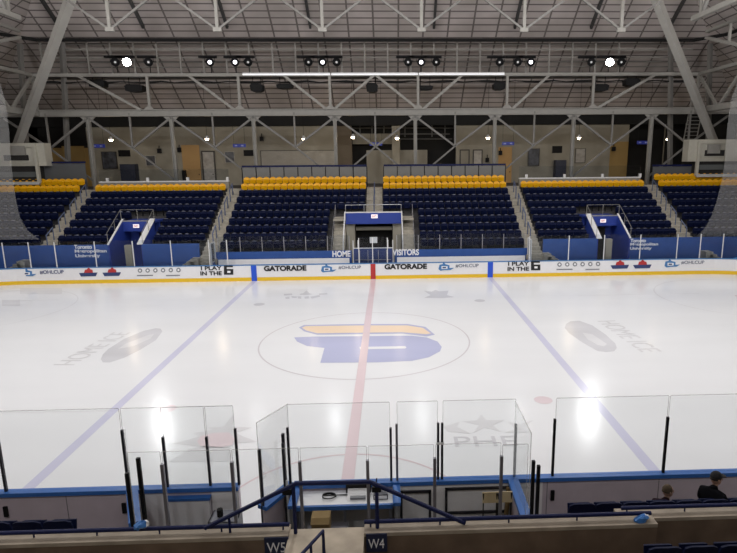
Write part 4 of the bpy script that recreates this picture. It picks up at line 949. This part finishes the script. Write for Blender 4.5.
def stool(px, py, lab, back=True):
    q = at(px, py, y=-13.95); x, y, zs = q.x, q.y, .46; t = thing('folding_chair', (x,y,0), lab, 'chair')
    b = MB(); b.box((x-.17,y-.17,zs),(x+.17,y+.17,zs+.03)); b.build('seat', CHAIRY, t)
    b = MB(); b.prism([(x-.17,y+.17,q.z-.1),(x+.17,y+.17,q.z-.1),(x+.17,y+.2,q.z+.12),(x-.17,y+.2,q.z+.12)], (0,.02,0)); b.build('backrest', CHAIRY, t)
    for sx in (-.15,.15):
        for a, c in (((x+sx,y-.16,-.055),(x+sx,y+.16,zs)),((x+sx,y+.2,-.055),(x+sx,y+.19,q.z+.1))):
            b = MB(); b.tube([a,c], .014, 6); b.build('leg', BLACK, t)
stool(492.5,503.5,'left one of two cream folding chairs in the right off-ice box'); stool(506,503,'right one of two cream folding chairs in the right off-ice box')
q = at(508.5,490,y=NY-.3); b = MB(); b.prism([(q.x-.06,NY-.25,.3),(q.x+.02,NY-.25,.3),(q.x+.08,NY-.25,.92),(q.x-.02,NY-.25,.96)], (0,.05,0)); tag(b.build('wooden_stick', CARD), 'brown wooden board leaning in the corner by the divider', 'board')
# shelf with small items beyond the left gate
t = thing('storage_rack', (at(224,500,y=-13.7).x,-13.7,0), 'dark open storage rack by the gap left of the open gate', 'rack'); xr = t.location.x
for z in (.2,.5,.8): b = MB(); b.box((xr-.28,-13.9,z),(xr+.28,-13.5,z+.03)); b.build('shelf', POSTG, t)
for sx in (-.27,.27): b = MB(); b.box((xr+sx-.015,-13.9,-.055),(xr+sx+.015,-13.5,.83)); b.build('upright', POSTM, t)
b = MB(); b.tube([(xr-.1,-13.7,.83),(xr-.1,-13.7,.98)], .06, 8); tag(b.build('bottle', BLACK), 'small dark bottle on top of the storage rack', 'bottle')

# ================================================================ NEAR STAND
b = MB(); b.box((-30,-16.0,.0),(30,-14.75,.88)); struct(b, 'floor_terrace', CONC)['label'] = 'concrete step of the lowest near seat row'
b = MB(); b.box((-30,-17.35,0),(30,-16.25,1.1)); b.box((-30,-18.2,0),(30,-17.35,1.45)); b.box((-30,-19.1,0),(30,-18.2,1.9)); struct(b, 'floor_terrace', CONC)['label'] = 'concrete steps of the near stand behind the parapet'
b = MB()
for k in range(3, 16): b.box((-30, -16.5-.85*(k+.05), 0), (30, -16.5-.85*(k-.95), 1.9+.42*(k-2)))
struct(b, 'floor_terrace', CONC)['label'] = 'rising concrete steps of the near stand'
CONC_D = mat('parapet_face', (.14,.095,.065), .85, noise=.25, nscale=2.2, bump=.15); CAPC_LIT = mat('lit_slab_concrete', (.42,.36,.28), .8, noise=.18, nscale=3); CAPC = mat('parapet_cap', (.33,.28,.22), .8, noise=.18, nscale=3)
PY = -16.0
def parapet(x0, x1, zc, lab, PY=PY):
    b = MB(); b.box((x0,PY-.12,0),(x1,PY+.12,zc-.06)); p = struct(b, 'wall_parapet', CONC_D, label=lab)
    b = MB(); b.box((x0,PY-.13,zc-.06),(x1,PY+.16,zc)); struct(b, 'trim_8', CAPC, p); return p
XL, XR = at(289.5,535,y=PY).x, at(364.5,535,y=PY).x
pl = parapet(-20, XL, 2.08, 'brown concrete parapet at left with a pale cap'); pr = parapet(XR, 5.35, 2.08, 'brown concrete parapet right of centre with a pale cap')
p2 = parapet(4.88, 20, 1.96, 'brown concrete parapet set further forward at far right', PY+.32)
b = MB(); b.box((XL,PY-.75,1.1),(XR,PY+.1,2.03)); struct(b, 'wall_parapet', CAPC_LIT, label='light-brightened concrete slab between the two section signs')  # slab colour brightened to carry the light falling on it
def railing(x0, x1, zr, lab, PY=PY):
    t = thing('parapet_rail', ((x0+x1)/2,PY,zr-.1), lab, 'railing')
    b = MB(); b.tube([(x0,PY+.03,zr),(x1,PY+.03,zr)], .034); b.build('top_rail', RAILB, t)
    n = max(2, int((x1-x0)/.95))
    for i in range(n+1):
        x = x0+.1+(x1-x0-.2)*i/n; b = MB(); b.tube([(x,PY+.03,zr-.13),(x,PY+.03,zr)], .014, 6); b.build('post', RAILB, t)
railing(-20, XL, 2.17, 'navy pipe rail along the parapet at left'); railing(XR, 5.3, 2.17, 'navy pipe rail along the parapet right of centre'); railing(4.95, 20, 2.055, 'navy pipe rail on the set-forward parapet at far right', PY+.32)
def wsign(px0, px1, py0, py1, s):
    a, c = at(px0,py1,y=PY-.13), at(px1,py0,y=PY-.13); b = MB(); b.box((a.x,PY-.15,a.z),(c.x,PY-.12,c.z))
    o = b.build('section_sign', mat('sign_navy', (.006,.012,.05), .5)); tag(o, 'navy section sign reading %s on the near parapet' % s, 'sign')
    W_, H_ = c.x-a.x, c.z-a.z
    text('sign_lettering', s, (a.x+W_*.1,PY-.151,a.z+H_*.22), (a.x+W_*.86,PY-.151,a.z+H_*.22), H_*.52, 'xz', WHT, o, .006)
wsign(265.5,288.5,536.5,556,'W5'); wsign(366.5,387,533,551.5,'W4')
# raised guard over the stair opening
t = thing('stair_guard', (0,PY,2.1), 'navy tube guard rail rising over the gap between the W5 and W4 signs', 'railing')
g1, g2, g3, g4 = at(205,528,y=PY), at(296,483.5,y=PY), at(370,482,y=PY), at(465,523,y=PY)
b = MB(); b.tube([g1, g2, g3, g4], .036, 8); b.build('top_rail', RAILB, t)
b = MB(); q = at(293,484,y=PY); b.tube([(q.x,PY,q.z),(q.x,PY,2.0)], .03); b.build('post', RAILB, t)
b = MB(); q = at(376.5,486,y=PY); b.tube([(q.x,PY,q.z),(q.x,PY,2.08)], .03); b.build('post', RAILB, t)
b = MB(); q = at(229,517,y=PY); b.tube([(q.x,PY,q.z),(q.x,PY,2.08)], .02); b.build('post', RAILB, t)
for px_, py_ in ((287,492),(376.5,489)):
    q = at(px_,py_,y=PY); b = MB(); b.box((q.x-.07,PY-.03,q.z-.04),(q.x+.07,PY+.03,q.z+.04)); b.build('clamp', BLACK, t)
t = thing('stair_handrail', at(318,545,y=-16.5), 'short navy handrail with mid post in front of the brightened slab', 'railing')
a, c, d = at(300,556,y=-17.0), at(323,531,y=-16.5), at(323,560,y=-16.5)
b = MB(); b.tube([(a.x-.2,-17.3,a.z-.3), a, c, (c.x,c.y,2.03)], .026, 8); b.build('top_rail', RAILB, t)
q = a.lerp(c,.45); b = MB(); b.tube([q,(q.x,q.y,q.z-.5)], .02, 6); b.build('post', RAILB, t)
# plastic bag things at the rail ends
def bag(px, py, lab, s):
    q = at(px,py,y=PY-.04); rnd = random.Random(s); b = MB()
    vs = []; fs = []; n, m_ = 10, 6
    for i in range(m_+1):
        th = math.pi*i/m_
        for j in range(n):
            ph = 2*math.pi*j/n; r = (.5+.25*rnd.random())
            vs.append((q.x+.17*r*math.sin(th)*math.cos(ph)+.06*math.cos(th), q.y+.12*r*math.sin(th)*math.sin(ph), q.z+.12*r*math.cos(th)))
    for i in range(m_):
        for j in range(n): fs.append((i*n+j, i*n+(j+1)%n, (i+1)*n+(j+1)%n, (i+1)*n+j))
    b.add(vs, fs)
    for i in range(len(b.m)): b.m[i] = 1 if (i % n) in (0,1,9) else 0
    tag(b.build('carrier_bag', [mat('bag_blue', (.05,.20,.55), .5), WHT]), lab, 'bag')
bag(641,519,'crumpled blue and white bag at the right end of the parapet rail', 3); bag(141,525,'crumpled light blue and white bag behind the left parapet rail', 5)
# ---- near seats: with parts
def near_seat(x, y, z, lab, grp, rz=math.pi):
    t = thing('stadium_seat', (x,y,z), lab, 'seat', grp); t.rotation_euler = (0,0,rz)
    return t
proto = None
def make_near(x, y, z, lab, grp):
    global proto
    if proto is None:
        t = thing('navy_seat', (x,y,z), lab, 'seat', grp); t.rotation_euler = (0,0,math.pi)
        for nm, q_, m in (('backrest',bk,SEATB),('seat_pan',pn,SEATB),('bracket',lg,BLACK)):
            me = q_.mesh(nm, m, False); o = bpy.data.objects.new(nm, me); COL.objects.link(o); o.parent = t
        proto = t; return
    c = copy_tree(proto); c.location = (x,y,z); c['label'] = lab; c['group'] = grp
GL = 'navy seats of the lowest near row at left'; GR = 'navy seats of the lowest near row at right'; GN = 'navy seats in front of the camera at lower right'
for i in range(4): make_near(-4.72-.52*i, -14.95, .88, 'navy folding seat by the left parapet rail, %s from the right' % ORD[i], GL)
for i in range(9): make_near(at(582,500,y=-14.95).x+.49*i, -14.95, .90, 'navy folding seat beyond the right parapet, %s from the left' % ORD[i], GR)
for i in range(6): make_near(at(664,545,y=-17.1).x+.52*i, -17.1, 1.62, 'navy seat at lower right corner, front row, %s from left' % ORD[i], GN)
for i in range(6): make_near(at(676,553,y=-17.9).x+.52*i, -17.95, 1.92, 'navy seat at lower right corner, second row, %s from left' % ORD[i], GN)
# ================================================================ PEOPLE
def skinned(name, joints, bones, m, parent=None, sub=2):
    me = bpy.data.meshes.new(name); me.from_pydata([j[0] for j in joints], bones, [])
    o = bpy.data.objects.new(name, me); COL.objects.link(o)
    o.modifiers.new('skin', 'SKIN'); s = o.modifiers.new('sub', 'SUBSURF'); s.levels = sub; s.render_levels = sub
    for i, j in enumerate(joints):
        r = j[1]; me.skin_vertices[0].data[i].radius = r if isinstance(r, tuple) else (r, r)
    me.skin_vertices[0].data[0].use_root = True
    dg = bpy.context.evaluated_depsgraph_get(); nm = bpy.data.meshes.new_from_object(o.evaluated_get(dg))
    nm.materials.clear(); nm.materials.append(m); nm.polygons.foreach_set('use_smooth', [True]*len(nm.polygons))
    COL.objects.unlink(o); bpy.data.objects.remove(o)
    o = bpy.data.objects.new(name, nm); COL.objects.link(o); return o
def ellips(b, c, rx, ry, rz, yaw, n=16, m_=10, lo=0, hi=math.pi, mi=0):
    vs = []; fs = []; cy, sy = math.cos(yaw), math.sin(yaw)
    for i in range(m_+1):
        th = lo+(hi-lo)*i/m_
        for j in range(n):
            ph = 2*math.pi*j/n; x, y, z = rx*math.sin(th)*math.cos(ph), ry*math.sin(th)*math.sin(ph), rz*math.cos(th)
            vs.append((c[0]+x*cy-y*sy, c[1]+x*sy+y*cy, c[2]+z))
    for i in range(m_):
        for j in range(n): fs.append((i*n+j, i*n+(j+1)%n, (i+1)*n+(j+1)%n, (i+1)*n+j))
    b.add(vs, fs, mi)
def person(x, y, z, s, yaw, hyaw, lab, top, hat, capped, lean=0.0):
    'seated; local +x is the facing direction turned by yaw; z = seat height'
    def L(f, l, u, a=yaw): return (x+s*(f*math.cos(a)-l*math.sin(a)), y+s*(f*math.sin(a)+l*math.cos(a)), z+s*u)
    t = thing('person', (x,y,z), lab, 'person')
    J = []; B = []
    def j(p, r): J.append((p, (r[0]*s, r[1]*s) if isinstance(r, tuple) else r*s)); return len(J)-1
    pel = j(L(0,0,.12), (.15,.12)); ab = j(L(.02+lean*.4,0,.30), (.15,.12)); ch = j(L(.03+lean,0,.47), (.18,.13)); nk = j(L(.04+lean*1.3,0,.60), (.075,.07)); hd_ = j(L(.07+lean*1.4,0,.67), (.06,.06))
    B += [(pel,ab),(ab,ch),(ch,nk),(nk,hd_)]
    for sd in (-1, 1):
        sh = j(L(.03+lean,sd*.19,.52), .075); el = j(L(.12+lean,sd*.25,.27), .052); wr = j(L(.33+lean,sd*.15,.22), .038); B += [(ch,sh),(sh,el),(el,wr)]
        hp = j(L(.06,sd*.10,.08), .095); kn = j(L(.44,sd*.12,.09), .07); an = j(L(.42,sd*.12,-.32), .045); fo = j(L(.58,sd*.12,-.39), .04); B += [(pel,hp),(hp,kn),(kn,an),(an,fo)]
    body = skinned('body', J, B, top); attach(body, t)
    hc = L(.09+lean*1.5, 0, .78)
    def H(f, l, u): return (hc[0]+s*(f*math.cos(hyaw)-l*math.sin(hyaw)), hc[1]+s*(f*math.sin(hyaw)+l*math.cos(hyaw)), hc[2]+s*u)
    b = MB(); ellips(b, hc, .098*s, .078*s, .12*s, hyaw); ellips(b, H(.035,0,-.065), .062*s, .055*s, .06*s, hyaw)
    b.prism([H(.09,-.014,.01),H(.09,.014,.01),H(.098,.02,-.035),H(.098,-.02,-.035)], Vector(H(.026,0,-.012))-Vector(H(0,0,0)))   # nose
    for sd in (-1, 1): ellips(b, H(-.005,sd*.08,-.005), .018*s, .01*s, .03*s, hyaw, 8, 6)
    b.tube([H(-.0,0,-.08),H(-.01,0,-.16)], .05*s, 10)
    head_ = b.build('head', SKIN, t, smooth=True)
    b = MB()
    for sd in (-1, 1): ellips(b, H(.088,sd*.03,.012), .010*s, .012*s, .007*s, hyaw, 8, 6)
    b.build('eyes', BLACK, head_); b = MB(); b.box((-.001,-.001,-.001),(.001,.001,.001)); b.v = [tuple(Vector(H(.093,0,-.06))+Vector((v[0]*3,v[1]*22*s,v[2]*5))) for v in b.v]; b.build('mouth', REDT, head_)
    b = MB(); ellips(b, H(-.014,0,.012), .102*s, .086*s, .118*s, hyaw, lo=0, hi=1.75); b.build('hair' if capped else 'knitted_hat', hat if not capped else mat('hair_dark', (.02,.014,.01), .8), t, smooth=True)
    if capped:
        b = MB(); ellips(b, H(-.004,0,.03), .112*s, .095*s, .115*s, hyaw, lo=0, hi=1.45)
        b.prism([H(.07,-.07,.05),H(.165,-.055,.035),H(.185,0,.035),H(.165,.055,.035),H(.07,.07,.05)], (0,0,.012*s)); b.build('cap', hat, t, smooth=False)
    for sd in (-1, 1):           # hands: palm, four fingers, thumb
        w_ = Vector(L(.33+lean,sd*.15,.22)); b = MB(); f = Vector((math.cos(yaw),math.sin(yaw),-.15)); l = Vector((-math.sin(yaw),math.cos(yaw),0))
        b.bar(w_-f*.01*s, w_+f*.09*s, .075*s, .03*s)
        for k in range(4):
            p0 = w_+f*.085*s+l*(k-1.5)*.019*s; ln = (.06,.07,.066,.05)[k]*s
            b.tube([p0, p0+f*ln*.5-Vector((0,0,.006)), p0+f*ln*.85-Vector((0,0,.03*s))], [.009*s,.0085*s,.007*s], 6)
        p0 = w_+f*.03*s-l*sd*.035*s; b.tube([p0, p0+f*.03*s-l*sd*.02*s, p0+f*.06*s-l*sd*.022*s], [.011*s,.01*s,.008*s], 6)
        b.build('hand', SKIN, t, smooth=True)
    return t
q = at(711,500,y=-14.75); person(q.x, -14.72, 1.11, 1.02, math.radians(38), math.radians(5), 'person in black jacket and dark cap seated at the far right, turned right', CLOTH, mat('cap_black', (.01,.01,.012), .9), True, .06)
q = at(664,500,y=-14.75); person(q.x, -14.72, .87, 1.0, math.radians(45), math.radians(8), 'person in brown knitted hat seated low behind the right parapet', CLOTHR, HAT, False, .09)
